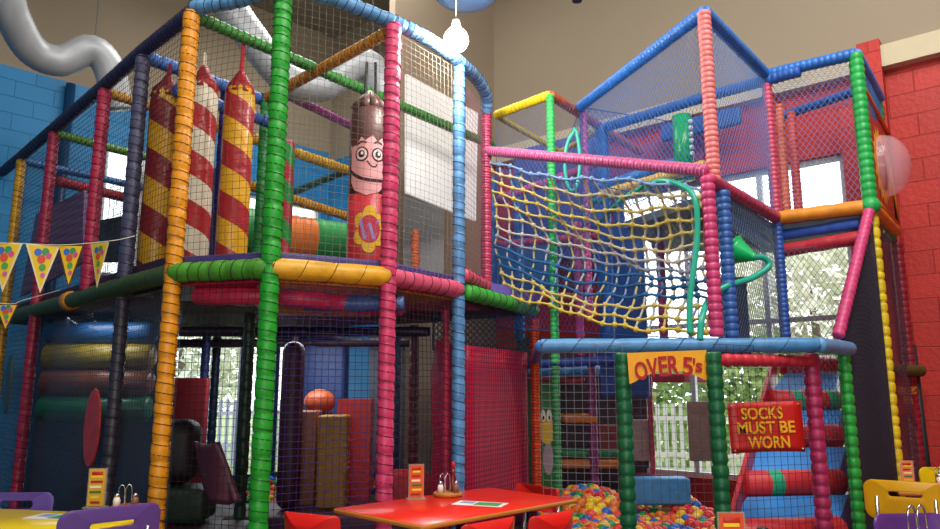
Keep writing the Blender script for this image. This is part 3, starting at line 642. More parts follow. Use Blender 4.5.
for i,(px,Y,yt,c_,nm) in enumerate(((779,6.0,93,'#d8553a','orange-red inner post, leftmost of the cluster by the window'),(787,6.4,105,'#dd6a44','orange inner post, second of the cluster by the window'),(799,6.7,112,'#cc4a3a','brick red inner post, rightmost of the cluster by the window'))):
    q=at(px,215,Y); post(q.x,q.y,2.8,at(px,yt,Y).z,.042,c_,nm,**s2)
R2='#2a70c6'
s3=dict(seg=.045,depth=.1,lash=False)
rail([q580,P3(orR,T2)],.05,R2,'blue top rail rising to the peak of the right tower',**s3)
rail([P3(orR,T2),P3(cor,T2)],.05,'#2f6fbe','blue top rail falling back from the peak to the inner corner',**s3)
rail([P3(cor,T2),P3(gR,T2)],.05,R2,'blue top rail from the inner corner to the green post',**s3)
rail([P3(gR,T2),(sb.x-.02,sb.y,T2)],.05,'#3a78c4','blue top rail from the green post to the red wall',**s3)
rail([q496,q550],.045,'#f2d21c','bright yellow top rail of the small rear tower',**s3)
rail([q550,atz(640,152,T2)],.045,'#c45a34','brick orange top rail running back from the rear tower',**s3)
rail([q496+V((.02,0,-.02)),atz(560,152,T2-.1)],.03,'#b8a43c','thin mustard rope rail behind the rear tower net',**s3)
rail([atz(560,152,T2-.1),atz(604,128,T2)],.03,'#c8a83c','thin yellow rail between the pink post and blue column',**s3)
rail([atz(607,127,T2-.05),atz(705,97,T2-.05),atz(800,71,T2-.05)],.05,'#2a62b8','long blue rail across the back of the right tower roof',**s3)
rail([P3(orR,D2)+V((-.06,-.06,0)),P3(cor,D2)],.05,'#b83a5c','crimson deck rail from the magenta post back to the inner corner',seg=.1,depth=.06,lash=False)
rail([P3(cor,D2),P3(gR,D2)],.055,'#e8932a','orange deck rail below the green post',seg=.2,depth=.05,lash=False)
rail([P3(gR,D2),(sb.x,sb.y,D2)],.05,'#e08a24','orange deck rail below the bubble panel',seg=.3,depth=.05,lash=False)
rail([P3(cor,D2-.27)+V((.02,.1,0)),P3(gR,D2-.24)+V((-.06,.05,0))],.055,'#bf2f3e','dark red rail just under the orange deck rail',seg=.25,depth=.05,lash=False)
rail([P3(cor,D2-.13)+V((.04,.12,0)),P3(gR,D2-.11)+V((-.03,.12,0))],.05,'#2f5fc0','royal blue rail behind the orange deck rail',seg=.2,depth=.06,lash=False)
rail([atz(768,121,T2),atz(853,92,T2)],.045,'#2454a8','lower blue rail seen behind the inner orange posts of the right tower',**s3)
m=MB(); m.sphere(P3(gR,D2),.075,14,10); tag(m.build('foam_joint',foam('#1fae55'),origin=P3(gR,D2)),'green foam ball joint where the green and yellow posts meet','foam joint')
# deck of right tower
root=wempty('tower_deck',(2.6,5.9,2.7),'upper deck of the right tower with blue and grey underside','deck')
m=MB(); m.prism([(orR[0]+.05,orR[1]+.1),(cor[0],cor[1]+.08),(gR[0],gR[1]+.08),(sb.x-.1,sb.y),(3.3,7.0),(1.9,6.9),(1.3,5.9)],D2-.09,D2-.03); m.build('deck_board',foam('#6d7a88',.5),root)
rail([P3(orR,D2-.17)+V((.12,.25,0)),P3(cor,D2-.17)+V((-.02,.22,0))],.05,'#2f66bc','blue padded rail running under the crimson deck rail',seg=.3,depth=.05,lash=False)
rail([P3(orR,D2-.14)+V((.15,.75,0)),P3(cor,D2-.14)+V((.1,.75,0))],.05,'#8a8f96','grey padded rail under the right tower deck',seg=.3,depth=.05,lash=False)
# nets right
NB='#8fa6c8'
def pd(a,c_,z0,z1,col,lab,cell=.046,ratio=1.5,r=.0021,**k): return net(P3(a,z0),P3(c_,z0),P3(c_,z1),P3(a,z1),cell,col,lab,diamond=True,ratio=ratio,r=r,**k)
pd(q580[:2],orR,2.9,T2,'#3f74bc','mid blue diamond net on the long left side of the right tower')
pd(orR,cor,D2,T2,'#5a82c0','pale blue diamond net between the salmon and crimson posts')
pd(cor,gR,D2,T2,'#6a7cb4','pale violet diamond net beside the green post')
pd(gR,(sb.x,sb.y),D2+.75,T2,'#3f66a4','dark blue net above the bubble panel')
pd(q496[:2],q550[:2],2.3,T2,'#5f78a8','grey blue diamond net under the yellow rail')
pd(q550[:2],q580[:2],2.3,T2,'#68789c','grey diamond net between green post and teal hoop')
rf=[P3(orR,T2),P3(cor,T2),atz(740,88,T2),atz(650,115,T2)]
pd(orR,cor,1.7,D2,'#5a6a86','grey diamond net below the crimson deck rail',cell=.045)
pd(cor,gR,1.0,D2-.28,'#6d6a80','violet grey net hanging below the orange deck rail')
net(P3(orR,T2),P3(cor,T2),P3(cor,T2)+V((-1.5,1.6,0)),P3(q580[:2],T2),.06,'#5d7cae','roof net spanning the top of the right tower',diamond=True,r=.0015)
net(P3(cor,T2),P3(gR,T2),(sb.x,sb.y,T2),P3(cor,T2)+V((.6,.9,0)),.06,'#5d7cae','roof net over the green post end of the right tower',diamond=True,r=.0015)
net(P3(q580[:2],2.9),atz(700,150,4.0).lerp(V((2.6,7.2,2.9)),1),V((2.6,7.2,T2)),P3(q580[:2],T2),.07,'#2f5fb4','blue inner net at the rear of the right tower',diamond=True,r=.003)
# interior blue columns and mats behind the rope net
for px,py,Y,z0,z1,cc,lab in ((492,200,7.4,2.1,3.6,'#3a78c4','blue foam column behind the left end of the rope net'),(518,200,7.7,1.9,3.7,'#2f66b4','blue foam column second from left behind the rope net'),(604,180,7.1,1.8,T2,'#2a6cc8','bright blue foam column behind the pink rope net post'),(618,180,7.6,1.2,3.5,'#234f9c','dark blue foam column right of the bright blue one')):
    q=at(px,py,Y); post(q.x,q.y,z0,z1,.06,cc,lab,seg=.2,depth=.08,lash=False)
m=MB()
for px,py,Y,sz,cc,lab in ((560,200,8.4,(1.3,.1,1.5),'#3c4a9c','indigo padded back panel seen through the rope net'),(655,165,8.1,(1.2,.1,.55),'#9c2f50','dark crimson padded panel high behind the right tower net'),(520,270,8.2,(1.0,.1,.7),'#2d6cab','blue padded back panel low behind the rope net'),(700,125,7.5,(.9,.08,.2),'#24509c','dark blue padded beam under the roof of the right tower')):
    q=at(px,py,Y); softbox('wall_mat',(q.x,q.y,q.z-sz[2]/2),sz,-.69,cc,lab,'panel',.03)
for a,c_,r,cc,lab in ((at(497,200,7.0),at(600,163,7.2),.045,'#b84a94','magenta inner rail sloping up behind the rope net'),(at(600,195,6.5),at(705,165,5.6),.045,'#e3b52a','yellow inner rail behind the upper rope net'),(at(585,205,6.9),at(690,172,6.1),.04,'#2aa06c','green inner rail just under the yellow inner rail'),(at(598,188,6.9),at(690,158,6.2),.05,'#3a7fd0','blue inner rail above the yellow inner rail'),(at(496,245,7.0),at(610,235,7.4),.04,'#c0426c','crimson inner rail low behind the rope net'),(at(520,295,7.2),at(640,300,7.6),.045,'#d07a34','orange inner rail low behind the rope net'),(at(655,245,7.0),at(690,240,6.6),.06,'#7a8088','grey inner shelf roll behind the rope net')):
    rail([a,c_],r,cc,lab,seg=.07,depth=.1,lash=False)
q=at(578,250,6.9); post(q.x,q.y,1.7,3.0,.04,'#c84a94','magenta inner post behind the middle of the rope net',seg=.08,depth=.14,lash=False)
post(at(660,250,6.3).x,6.3,1.72,2.9,.04,'#c8487c','rose ringed post seen through the right side of the rope net',seg=.06,depth=.14,lash=False)
q=at(683,140,6.2); z0=at(683,180,6.2).z; m=MB(); m.lathe([(.085,0),(.085,.6)],n=20); o=m.build('green_column',foam('#12a04a',.25)); o.location=(q.x,q.y,z0); tag(o,'shiny green column inside the right tower','column')
for k in range(6):
    m=MB(); m.sphere((.05,-.08,.52-.06*k),.022,8,6); m.build('bobble',plain('#cfd8ea',.3),o)
# rope net
RN=wempty('rope_net',(.9,5.6,2.0),'sagging knotted rope climbing net in yellow, white and blue','rope net')
TLp=P3(pk2,3.44)+V((.04,-.02,0)); TRp=P3(orR,2.74)+V((-.1,-.05,0)); BLp=V((.42,5.95,1.76)); BRp=V((1.6,4.80,1.74))
BLp=V((.30,6.60,2.22))
NU,NV=18,13
def RS(u,v):
    p=(BLp*(1-u)+BRp*u)*(1-v)+(TLp*(1-u)+TRp*u)*v
    s=math.sin(PI*u); p=p+V((.25,.3,0))*s*(math.sin(PI*v)*.8); p.z-=.17*s*(.25+.35*math.sin(PI*v)); 
    p.z+=.025*math.sin(7*u+9*v)+.012*math.sin(31*u+17*v); p.x+=.02*math.sin(13*v+5*u)+.01*math.sin(29*v+23*u); return p
rowc=['#d2b848','#c8b45c','#c9b86e','#1f5f92','#1c5a8c','#2a6498','#8a94a4','#b8b2a8','#c2b690','#c4b068','#cdb85a','#c9b76a','#bfb68e','#7d9cc8']
for j in range(NV+1):
    m=MB(); pts=[RS(i/45,j/NV) for i in range(46)]; m.sweep(pts,.0105,6)
    for i in range(NU+1): m.sphere(RS(i/NU,j/NV),.024,7,5)
    m.build('cross_rope',plain(rowc[j],.8),RN)
for i in range(NU+1):
    m=MB(); pts=[RS(i/NU,j/30) for j in range(31)]; m.sweep(pts,.009,6); m.build('upright_rope',plain(['#c6b46a','#b9b4ac','#7f9cc0'][i%3],.8),RN)
q=at(622,300,7.35); softbox('wall_mat',(q.x,q.y,1.3),(.5,.08,1.75),-.5,'#2a5fae','blue padded sheet standing behind the middle right of the rope net','mat',.03)
rail([P3(pk2,3.56),P3(orR,2.86)+V((-.07,-.07,0))],.042,'#cc4a80','long pink rail sloping down along the top of the rope net',seg=.06,depth=.1,cord='#c9a0c8',cr=.003)
net(P3(pk2,1.95)+V((.1,.35,0)),(1.72,5.4,1.75),(1.72,5.4,2.8),P3(pk2,3.5)+V((.1,.35,0)),.05,'#2c58a8','fine blue diamond safety net behind the rope net',diamond=True,r=.0024,ratio=1.4)
# teal tubes and funnel
def hose(P,r,col,lab,name='speaking_tube',n=12):
    m=MB(); m.sweep(smooth_path(P,8),r,n); return tag(m.build(name,plain(col,.3),origin=P[0]),lab,'tube')
f0=at(738,248,4.98)
hoseO=empty('talking_tube',f0,0,'green talking funnel on a bent teal tube beside the blue post','talking tube')
def loc(px,py,Y): return at(px,py,Y)-f0
m=MB(); dirv=(loc(731,242,4.98)-loc(757,258,4.98)); dirv=(dirv+V((0,.75*dirv.length,0))).normalized(); z=V((0,0,1)); q=z.rotation_difference(dirv).to_matrix()
m.lathe([(.022,0),(.036,.025),(.033,.03),(.053,.06),(.05,.065),(.07,.095),(.067,.10),(.088,.13),(.085,.135),(.104,.16),(.115,.165),(.1,.16),(.03,.04)],c=loc(756,258,4.98),n=24,M=q); m.build('funnel',plain('#10b060',.3),hoseO)
m=MB(); m.sweep(smooth_path([loc(752,257,4.98),loc(764,258,5.0),loc(769,266,5.0),loc(752,278,4.95),loc(725,287,4.85),loc(709,300,4.85),loc(702,318,4.72),loc(700,340,4.70)],8),.022,12); m.build('bent_tube',plain('#2aa890',.3),hoseO)
hose([at(690,334,4.72),at(690,300,4.75),at(697,240,4.78),at(695,200,4.8),at(680,185,4.9),at(655,182,5.1),at(622,200,5.6),at(600,222,6.2)],.02,'#2aa88a','teal tube arching over the right end of the rope net')
hose([at(575,130,6.2),at(567,145,6.2),at(565,170,6.2),at(570,190,6.2),at(577,185,6.2),at(580,160,6.2),at(577,135,6.2),at(573,129,6.2)],.016,'#3cb8a4','teal hoop looped round the pink post of the rear tower',name='tube_hoop')
# side bubble panel
root=empty('bubble_panel',P3(gR,D2+.05),math.atan2(sb.y-gR[1],sb.x-gR[0]),'red panel with yellow sun ring and clear bubble window on the right tower','panel')
L=(V((sb.x,sb.y))-V(gR)).length
m=MB(); m.box((L/2+.03,0,.44),(L-.08,.03,.9)); m.build('panel_board',foam('#b5301f',.4),root)
m=MB(); m.sweep([(.07,-.02,.02),(L,-.02,.02),(L,-.02,.88),(.07,-.02,.96),(.07,-.02,.02)],.022,6); m.build('panel_border',foam('#e8981f'),root)
m=MB(); cx,cz=L*.5+.02,.42; N=32; o_=[];i_=[]
for k in range(N):
    g=2*PI*k/N; rr=.36 if k%2==0 else .29; o_.append(V((cx+rr*math.cos(g),-.02,cz+rr*math.sin(g)))); i_.append(V((cx+.22*math.cos(g),-.03,cz+.22*math.sin(g))))
m.add(o_+i_,[(k,(k+1)%N,N+(k+1)%N,N+k) for k in range(N)],0,False); m.build('sun_ring',plain('#efa61d',.4),root)
m=MB(); rs=[]
for i in range(9):
    a=PI/2*i/8; rs.append([V((cx+.27*math.cos(a)*math.cos(2*PI*k/28),-.03-.215*math.sin(a),cz+.27*math.cos(a)*math.sin(2*PI*k/28))) for k in range(28)])
m.rings(rs[:-1]+[[V((cx,-.245,cz))+ (p-V((cx,-.245,cz)))*.02 for p in rs[7]]],False); m.build('bubble_dome',sheer('#e8c0cc',.33,.08),root)
# lower red end panel with arch
root=empty('end_panel',(3.46,6.08,0),math.atan2(.4,.57),'red end panel with faint gold lettering over an arched doorway','panel')
W=.6
m=MB(); pts=[(0,0),(.14,0)]+[(.32-.18*math.cos(PI*k/12),1.02+.17*math.sin(PI*k/12)) for k in range(13)]+[(.5,0),(W,0),(W,1.50),(0,1.50)]
m.add([(x,0,z) for x,z in pts],[tuple(range(len(pts)))],0,False); o=m.build('panel_board',foam('#a82026',.4),root); sm=o.modifiers.new('t','SOLIDIFY'); sm.thickness=.04
lettering("TODDLERS'\nAREA",root,.36,.15,.3,1.33,-.03,'#c9803c',.01)
m=MB(); sleeve(m,[(0,-.03,1.54),(W,-.03,1.54)],.05,.06); m.build('top_roll',foam('#4d4a22'),root)
root2=None
net(P3(gR,.1)+V((.06,.05,0)),(sb.x,sb.y-.02,.1),(sb.x,sb.y-.02,2.7),P3(gR,2.7)+V((.06,.05,0)),.045,'#5a3040','dark net over the red end panel on the right',diamond=True,r=.0012)
m=MB(); a=A(.0)+V((.05,-.14,0)); ta=at(912,345,6.42); tb=at(927,470,6.42); tb=ta+(tb-ta)*(ta.z/(ta.z-tb.z)); m.sweep([tb,ta],.032,10); tag(m.build('foam_pole',plain('#1c2b2e',.5),origin=tb),'dark green pole leaning on the red wall beside the end panel','pole')
m=MB(); m.box((3.62,6.55,1.9),(.75,.06,1.5),.0); m.v=[(x,y,z) for x,y,z in m.v]
# ================================================================== OVER 5s FRONT
BZ=1.66
g1=atz(622,345,BZ); g2=atz(713,344,BZ); pkp=atz(811,346,BZ); g4=V((2.62,5.08,BZ)); bl=atz(541,346,BZ); br=atz(818,345,BZ)
post(g1.x,g1.y,0,BZ-.05,.05,'#0a6238','deep green ringed post left of the entrance banner',seg=.078,depth=.15,lash=False)
post(g2.x,g2.y,0,BZ-.05,.05,'#0a6238','deep green ringed post right of the entrance banner',seg=.078,depth=.15,lash=False)
post(pkp.x,pkp.y+.02,0,BZ-.05,.05,'#b02a5a','dark magenta ringed post right of the socks sign',seg=.07,depth=.15,lash=False)
post(g4.x,g4.y,0,BZ-.03,.042,'#23a03a','bright green ringed post at the right corner of the low frame',seg=.07,depth=.2,lash=False)
rail([bl,br],.048,'#4a8ac0','light blue long rail over the ball pit entrance',seg=.5,depth=.06,cord='#1c2c50',pitch=.2)
rail([br,g4+V((.06,.03,0))],.052,'#5a93c4','light blue corner rail at the right end of the entrance frame',seg=.4,depth=.06,lash=False)
rail([V((g2.x,g2.y,BZ-.1)),V((pkp.x,pkp.y,BZ-.1))],.04,'#c9303f','red ringed rail above the socks sign',seg=.07,depth=.14,lash=False)
rail([bl,P3(c1,BZ)],.04,'#3a78c0','blue rail running back from the entrance rail to the orange ringed post',seg=.2,depth=.06,lash=False)
rail([at(500,366,7.3),at(617,360,7.0)],.045,'#2a56b8','royal blue inner rail below the light blue entrance rail',seg=.05,depth=.14,lash=False)
rail([at(500,373,7.6),at(600,370,8.0)],.055,'#3a7fb8','mid blue inner padded beam under the royal blue rail',seg=.4,depth=.05,lash=False)
padded('padded_post',[P3(gR,D2),P3((2.56,5.02),BZ+.08)],.042,'#d0457c','slanting pink ringed post descending from the right tower','post',seg=.055,depth=.14,lash=False)
def fnet(a,c_,z0,z1,col,lab,**k): return net((a.x,a.y,z0),(c_.x,c_.y,z0),(c_.x,c_.y,z1),(a.x,a.y,z1),.05,col,lab,**k)
fnet(bl,g1,.1,BZ,'#8c8c9c','grey square net left of the entrance above the ball pit',r=.0014,bulge=.0)
fnet(g1,g2,.1,BZ-.25,'#5a5468','square net closing the ball pit entrance under the banner',r=.0014,bulge=0)
fnet(g2,pkp,.1,BZ,'#20202c','black square net carrying the socks sign',r=.0015,bulge=0)
fnet(pkp,g4,.1,BZ,'#20202c','black square net between the magenta and green corner posts',r=.0015,bulge=0)
net(g4-V((0,0,1.56)),P3(gR,.1),P3(gR,D2),g4,.034,'#2c2434','dense black net between the slanting pink post and yellow post',diamond=True,r=.0022,ratio=1.0)
bk=V((.04,.12,0)); tag(sheet('shade_sheet',V((g4.x,g4.y,0))+bk,P3(gR,0)+bk,P3(gR,D2-.1)+bk,g4+bk+V((.02,.02,-.02)),foam('#1c1016',.9),.03),'dark plum sheet added for the darkness behind the black netting at the slide','panel')  # sheet added to supply the darkness seen through the net
# banner
bn=empty('entrance_banner',(0,0,0),0,"yellow arched banner reading OVER 5's in red","sign")
a=at(627,353,g1.y-.07); c_=at(706,350,g1.y-.07); bn.location=(a.x,a.y,a.z); Wb=c_.x-a.x; Hb=(a.z-at(627,384,g1.y-.07).z)
bn.rotation_euler=(0,math.atan2(-(c_.z-a.z),Wb),0)
m=MB(); N=16; top=[V((Wb*i/N,0,0)) for i in range(N+1)]; bot=[V((Wb*i/N,-.0,-Hb+ .075*math.sin(PI*min(1,max(0,(i/N-.04)/.92)))**.8 if 0<i<N else -Hb)) for i in range(N+1)]
m.add(top+bot,[(i,i+1,N+2+i,N+1+i) for i in range(N)],0,False); o=m.build('banner_cloth',foam('#f2a818',.5,.08),bn); bc_=o; sm=o.modifiers.new('t','SOLIDIFY'); sm.thickness=.006
# individual letters following the arch
for ch,cx,w_,h_,dz,rt in (('O',.085,.085,.115,-.115,.12),('V',.165,.075,.12,-.10,.06),('E',.238,.06,.125,-.092,.03),('R',.31,.075,.125,-.09,0),('5',.405,.07,.12,-.10,-.08),("'",.452,.016,.04,-.068,-.1),('s',.482,.045,.06,-.108,-.16)):
    k=Wb/.545; lettering(ch,bc_,w_*k,h_,cx*k,dz,-.012,'#b3141c',.024,rot=rt)
# socks sign
sg=empty('socks_sign',(0,0,0),0,'red sign with yellow words SOCKS MUST BE WORN tied on the net','sign')
Ys=pkp.y-.06; a=at(727,403,Ys); c_=at(800,401,Ys); d_=at(729,454,Ys); sg.location=a; Ws=c_.x-a.x; Hs=a.z-d_.z; sg.rotation_euler=(0,-.03,0)
m=MB(); N=8; vs=[]
for j in range(N+1):
    for i in range(N+1):
        u,v=i/N,j/N; vs.append((Ws*u+.012*v*(1-2*u)*0, .006*math.sin(5*u+2*v),-Hs*v+.008*math.sin(PI*u)*v))
m.add(vs,[(j*(N+1)+i,j*(N+1)+i+1,(j+1)*(N+1)+i+1,(j+1)*(N+1)+i) for j in range(N) for i in range(N)],0,True); o=m.build('sign_cloth',foam('#c81d16',.4,.1),sg); sm=o.modifiers.new('t','SOLIDIFY'); sm.thickness=.006
lettering('SOCKS',o,Ws*.56,.075,Ws*.45,-Hs*.22,-.015,'#f4b81c',.016); lettering('MUST BE',o,Ws*.78,.075,Ws*.49,-Hs*.50,-.015,'#f4b81c',.016); lettering('WORN',o,Ws*.56,.075,Ws*.51,-Hs*.79,-.015,'#f4b81c',.016)
for x,z in ((.02,-.02),(Ws-.02,-.02),(.02,-Hs+.02),(Ws-.02,-Hs+.02)):
    m=MB(); m.sphere((x,-.012,z),.007,8,5); m.build('eyelet',plain('#c8c8c8',.3,.8),sg)
# steps
stc=bands([(0,'#d8323a'),(.55,'#d8323a'),(.56,'#12a878'),(.84,'#12a878'),(.85,'#d8323a')],.34,'banded_roll')
steps=((534,732,838,5.0),(484,742,838,5.45),(437,753,836,5.95),(401,769,833,6.4),(365,781,830,6.85))
Ls=[]
stair=wempty('foam_stairs',(2.2,5.2,0),'soft play staircase of red rolls and light blue treads behind the socks sign','stairs')
for i,(y,x0,x1,Y) in enumerate(steps):
    a=at(x0,y,Y); c_=at(x1+4,y,Y+.12); c_.z=a.z; r=.095
    m=MB(); dv=(c_-a).normalized(); f=[a,a+dv*.02,c_-dv*.02,c_]
    mb=MB(); mb.sweep([V((0,0,0)),V((.02,0,0)),V(((c_-a).length-.02,0,0)),V(((c_-a).length,0,0))],[r*.8,r,r,r*.8],20)
    o=mb.build('step_roll',stc if i in(1,3) else foam('#d8323a',.35)); o.parent=stair; o.matrix_parent_inverse=Matrix.Translation(-stair.location); o.location=a; o.rotation_euler=(0,0,math.atan2(dv.y,dv.x))
    if i==1: o['label']='red roll with green bands'
    Ls.append((a,c_))
    nx=steps[i+1] if i<4 else None
    if nx: 
        b0=at(nx[1],nx[0],nx[3]); b1=at(nx[2]+4,nx[0],nx[3]+.12); b1.z=b0.z
        m=MB(); lo=.02; q=[a+V((0,.06,lo)),c_+V((0,.06,lo)),b1+V((0,-.08,-.08)),b0+V((0,-.08,-.08))]
        m.add(q+[V((p.x,p.y,p.z-.25)) for p in q],[(0,1,2,3),(4,7,6,5),(0,4,5,1),(3,2,6,7),(0,3,7,4),(1,5,6,2)],0,False); m.build('tread',foam('#4a9cf0',.35,.1),stair)
a0=Ls[0][0]; a4=Ls[4][0]
m=MB(); q=[a0+V((-.10,-.1,-.35)),a0+V((-.08,-.1,.06)),a4+V((-.07,0,.12)),a4+V((-.07,0,-.3))]; m.add(q,[(0,1,2,3)],0,False); o=m.build('side_board',foam('#c8323a'),stair); sm=o.modifiers.new('t','SOLIDIFY'); sm.thickness=.03
m=MB(); m.prism([(Ls[0][0].x,5.1),(Ls[0][1].x,5.1),(Ls[4][1].x,6.9),(Ls[4][0].x,6.9)],0,.45); m.build('stair_base',foam('#4a3a80'),stair)
# pictured board behind window & garden board
m=MB(); q=at(733,318,6.9); softbox('picture_board',(q.x,q.y,q.z-.35),(.3,.03,.75),.0,'#3f5c84','slate blue notice board seen under the green funnel','board',.01)
softbox('picture_board',(at(707,420,7.6).x-.05,7.6,at(707,461,7.6).z),(.3,.03,.6),.0,'#a08474','brown play board in front of the garden window','board',.01)
softbox('picture_board',(at(640,425,7.7).x,7.7,at(640,461,7.7).z),(.22,.03,.42),.0,'#b09c94','small taupe play board left of the garden view','board',.01)
q=at(652,400,7.5); post(q.x-.02,7.5,0,1.75,.028,'#b02a4c','thin crimson post left of the garden view',seg=.08,lash=False); q=at(721,400,7.5); post(q.x-.1,7.5,0,1.75,.025,'#9c2a4a','thin crimson post right of the garden view',seg=.08,lash=False)
q=at(593,420,7.6); post(q.x,7.6,0,1.9,.045,'#7c2a68','plum lower post in the middle behind the ball pit',seg=.1,lash=False)
m=MB(); 
for (px0,px1,py,Y,dep,th,cc,lab) in ((560,592,418,7.9,.7,.08,'#c8742c','small orange shelf edge behind the ball pit net'),(556,620,462,7.9,.6,.08,'#b86a28','orange lower shelf edge above the balls'),(558,620,452,8.0,.5,.06,'#1f7a4a','green mat on the lower shelf above the balls'),(595,622,440,8.1,.3,.32,'#7c2226','dark red foam block on the shelf behind the ball pit'),(640,722,378,8.2,.1,.1,'#a02a3c','dark red padded sill above the garden view')):
    a=at(px0,py,Y); c_=at(px1,py,Y); softbox('padded_shelf',((a.x+c_.x)/2,Y,a.z-th/2),(c_.x-a.x,dep,th),0,cc,lab,'shelf',.02)
softbox('back_partition',(1.3,8.55,0),(1.5,.08,2.0),-.1,'#38222e','dark plum partition behind the ball pit shelves','panel',.02)
tag(softbox('net_shelf',(.75,8.2,1.45),(1.0,.6,.06),0,'#8a2c40','x','shelf',.02),'crimson padded shelf high behind the grey entrance net','shelf')
# green panel with yellow duck-like painted face
gp=at(538,420,7.6); o=softbox('painted_panel',(gp.x-.10,7.45,.2),(.62,.05,1.25),0,'#1f7a34','green panel with a painted yellow face beside the orange ringed post','panel',.01)
def disc(cx,cz,rx,rz,y,col,name,parent):
    m=MB(); pts=circ(cx,cz,rx,rz,20); m.add([(x,y,z) for x,z in pts],[tuple(range(20))],0,False); return m.build(name,plain(col,.5),parent)
disc(.17,.78,.085,.14,-.03,'#e2c21e','painted_face',o)
for x in (.135,.195): disc(x,.92,.025,.06,-.034,'#f0f0ea','painted_eye',o); disc(x+.003,.90,.010,.022,-.037,'#141414','painted_pupil',o)
disc(.18,.50,.05,.16,-.028,'#a898a8','painted_body',o)

# ball pit
root=wempty('ball_pit',(1.4,6.2,0),'ball pit tub with padded low walls behind the entrance','ball pit')
m=MB(); m.prism([(.55,5.0),(2.05,4.98),(2.1,7.4),(.7,7.4)],0,.25); m.build('pit_base',foam('#2a3a8c'),root)
for a,c_ in (((.5,4.98),(2.02,4.92)),((.5,4.98),(.68,7.45)),((.68,7.45),(2.1,7.45))):
    a=V((*a,0)); c_=V((*c_,0)); mm=MB(); dd=c_-a; mm.rbox(((a.x+c_.x)/2,(a.y+c_.y)/2,.16),(dd.length,.07,.32),math.atan2(dd.y,dd.x),.02); mm.build('pit_wall',foam('#2a56a8'),root)
def surf(x,y): 
    s=.33+.05*math.sin(2.1*x+1.3*y)+.02*math.sin(7*x)+ .15*max(0,1-((x-1.05)**2/.25+(y-6.9)**2/.5))
    return s
BC=(('#e0342e','red'),('#ef7a22','orange'),('#f0cc22','yellow'),('#129a4e','green'),('#2466c4','blue'),('#ee4a3e','coral red'))
bmesh_=[]
for c_,n_ in BC:
    m=MB(); m.sphere((0,0,0),.048,14,9); me_=m
    bmesh_.append((m,c_,n_))
protos=[]; cand=[]
rb=.038
y=5.06; row=0
while y<7.38:
    x=.56+.12*(y-5)/2.4*1 + (rb if row%2 else 0)
    while x<2.03:
        for lay in (0,1):
            xx=x+random.uniform(-.012,.012)+lay*.03; yy=y+random.uniform(-.012,.012)+lay*.03; zz=surf(xx,yy)-lay*.055+random.uniform(-.012,.018)
            cand.append((xx,yy,zz,lay))
        x+=.097
    y+=.085; row+=1
def vis(c):
    x,y_,z=c[:3]; zz=z-H; dd=y_*cp+zz*sp; px=470+F*x/dd; py=264.5-F*(-y_*sp+zz*cp)/dd
    if not(548<px<742 and py<536): return None
    if px<590 and py>505: return None
    return (px,py)
top=[c for c in cand if c[3]==0 and vis(c)]
top.sort(key=lambda c:c[1]); ind=top[:300]; rest=[c for c in cand if c not in set(ind)]
prot={}
for c in ind:
    k=random.choices(range(6),[3,4,4,2.2,2.5,1.5])[0]
    if k not in prot:
        m,cc,nn=bmesh_[k]; o=m.build('pit_ball',plain(cc,.3)); prot[k]=o
    else: o=prot[k].copy(); COL.objects.link(o)
    o.location=c[:3]; tag(o,'glossy '+BC[k][1]+' plastic ball loose among the others in the ball pit','ball','plastic balls in the ball pit')
m=MB()
for c in rest:
    if c[3]==1 and c[1]<5.9: continue
    m.sphere(c[:3],.048,8,6,mi=random.choices(range(6),[3,4,4,2.2,2.5,1.5])[0])
tag(m.build('pit_balls',[plain(c_,.3) for c_,_ in BC],origin=(1.3,6.8,.3)),'remaining mixed coloured plastic balls filling the back and depths of the pit','balls','plastic balls in the ball pit','stuff')
def farpit(x0,x1,y0,y1,z,lab):
    m=MB(); yy=y0
    while yy<y1:
        xx=x0
        while xx<x1:
            m.sphere((xx+random.uniform(-.01,.01),yy,z+(yy-y0)*.55+random.uniform(-.015,.02)),.038,8,6,mi=random.randrange(5)); xx+=.075
        yy+=.068
    tag(m.build('pit_balls',[plain(c_,.3) for c_,_ in BC],origin=(x0,y0,z)),lab,'balls',None,'stuff')
farpit(-1.32,-.9,7.85,8.35,.22,'heap of small coloured balls under the deck between foam block and pink post')
farpit(-2.45,-1.75,8.0,8.4,.2,'coloured balls glimpsed low behind the bright green post')
q0=at(632,480,6.6); q1=at(690,502,6.6); softbox('foam_block',((q0.x+q1.x)/2,6.65,q1.z-.02),(q1.x-q0.x,.2,q0.z-q1.z+.04),0,'#3a8cc8','light blue foam block lying on the balls at the back of the pit','foam block',.02)

# ================================================================== CEILING ITEMS
def flexmat():
    m,nt,b=nodes('silver_duct'); b.inputs['Metallic'].default_value=.25; b.inputs['Roughness'].default_value=.45
    n=nt.nodes.new('ShaderNodeTexNoise'); n.inputs['Scale'].default_value=6; r=nt.nodes.new('ShaderNodeValToRGB'); r.color_ramp.elements[0].color=hexc('#8f959a'); r.color_ramp.elements[1].color=hexc('#c9ced2')
    nt.links.new(n.outputs['Fac'],r.inputs['Fac']); nt.links.new(r.outputs['Color'],b.inputs['Base Color']); return m
DM=flexmat()
def duct(P,r,label):
    f,L=resample(smooth_path(P,10),0); n=int(L/.022); pts=[f(L*i/n) for i in range(n+1)]; m=MB(); m.sweep(pts,[r*(1+.035*(i%2)) for i in range(n+1)],20)
    return tag(m.build('flexible_duct',DM,origin=P[0]),label,'duct')
duct([at(-20,-70,6.2),at(2,-20,6.3),at(12,15,6.5),at(32,50,6.8),at(60,61,7.0),at(88,50,7.1),at(103,58,7.2),at(112,78,7.3),at(118,110,7.4)],.155,'silver flexible duct snaking down in front of the blue wall at top left')
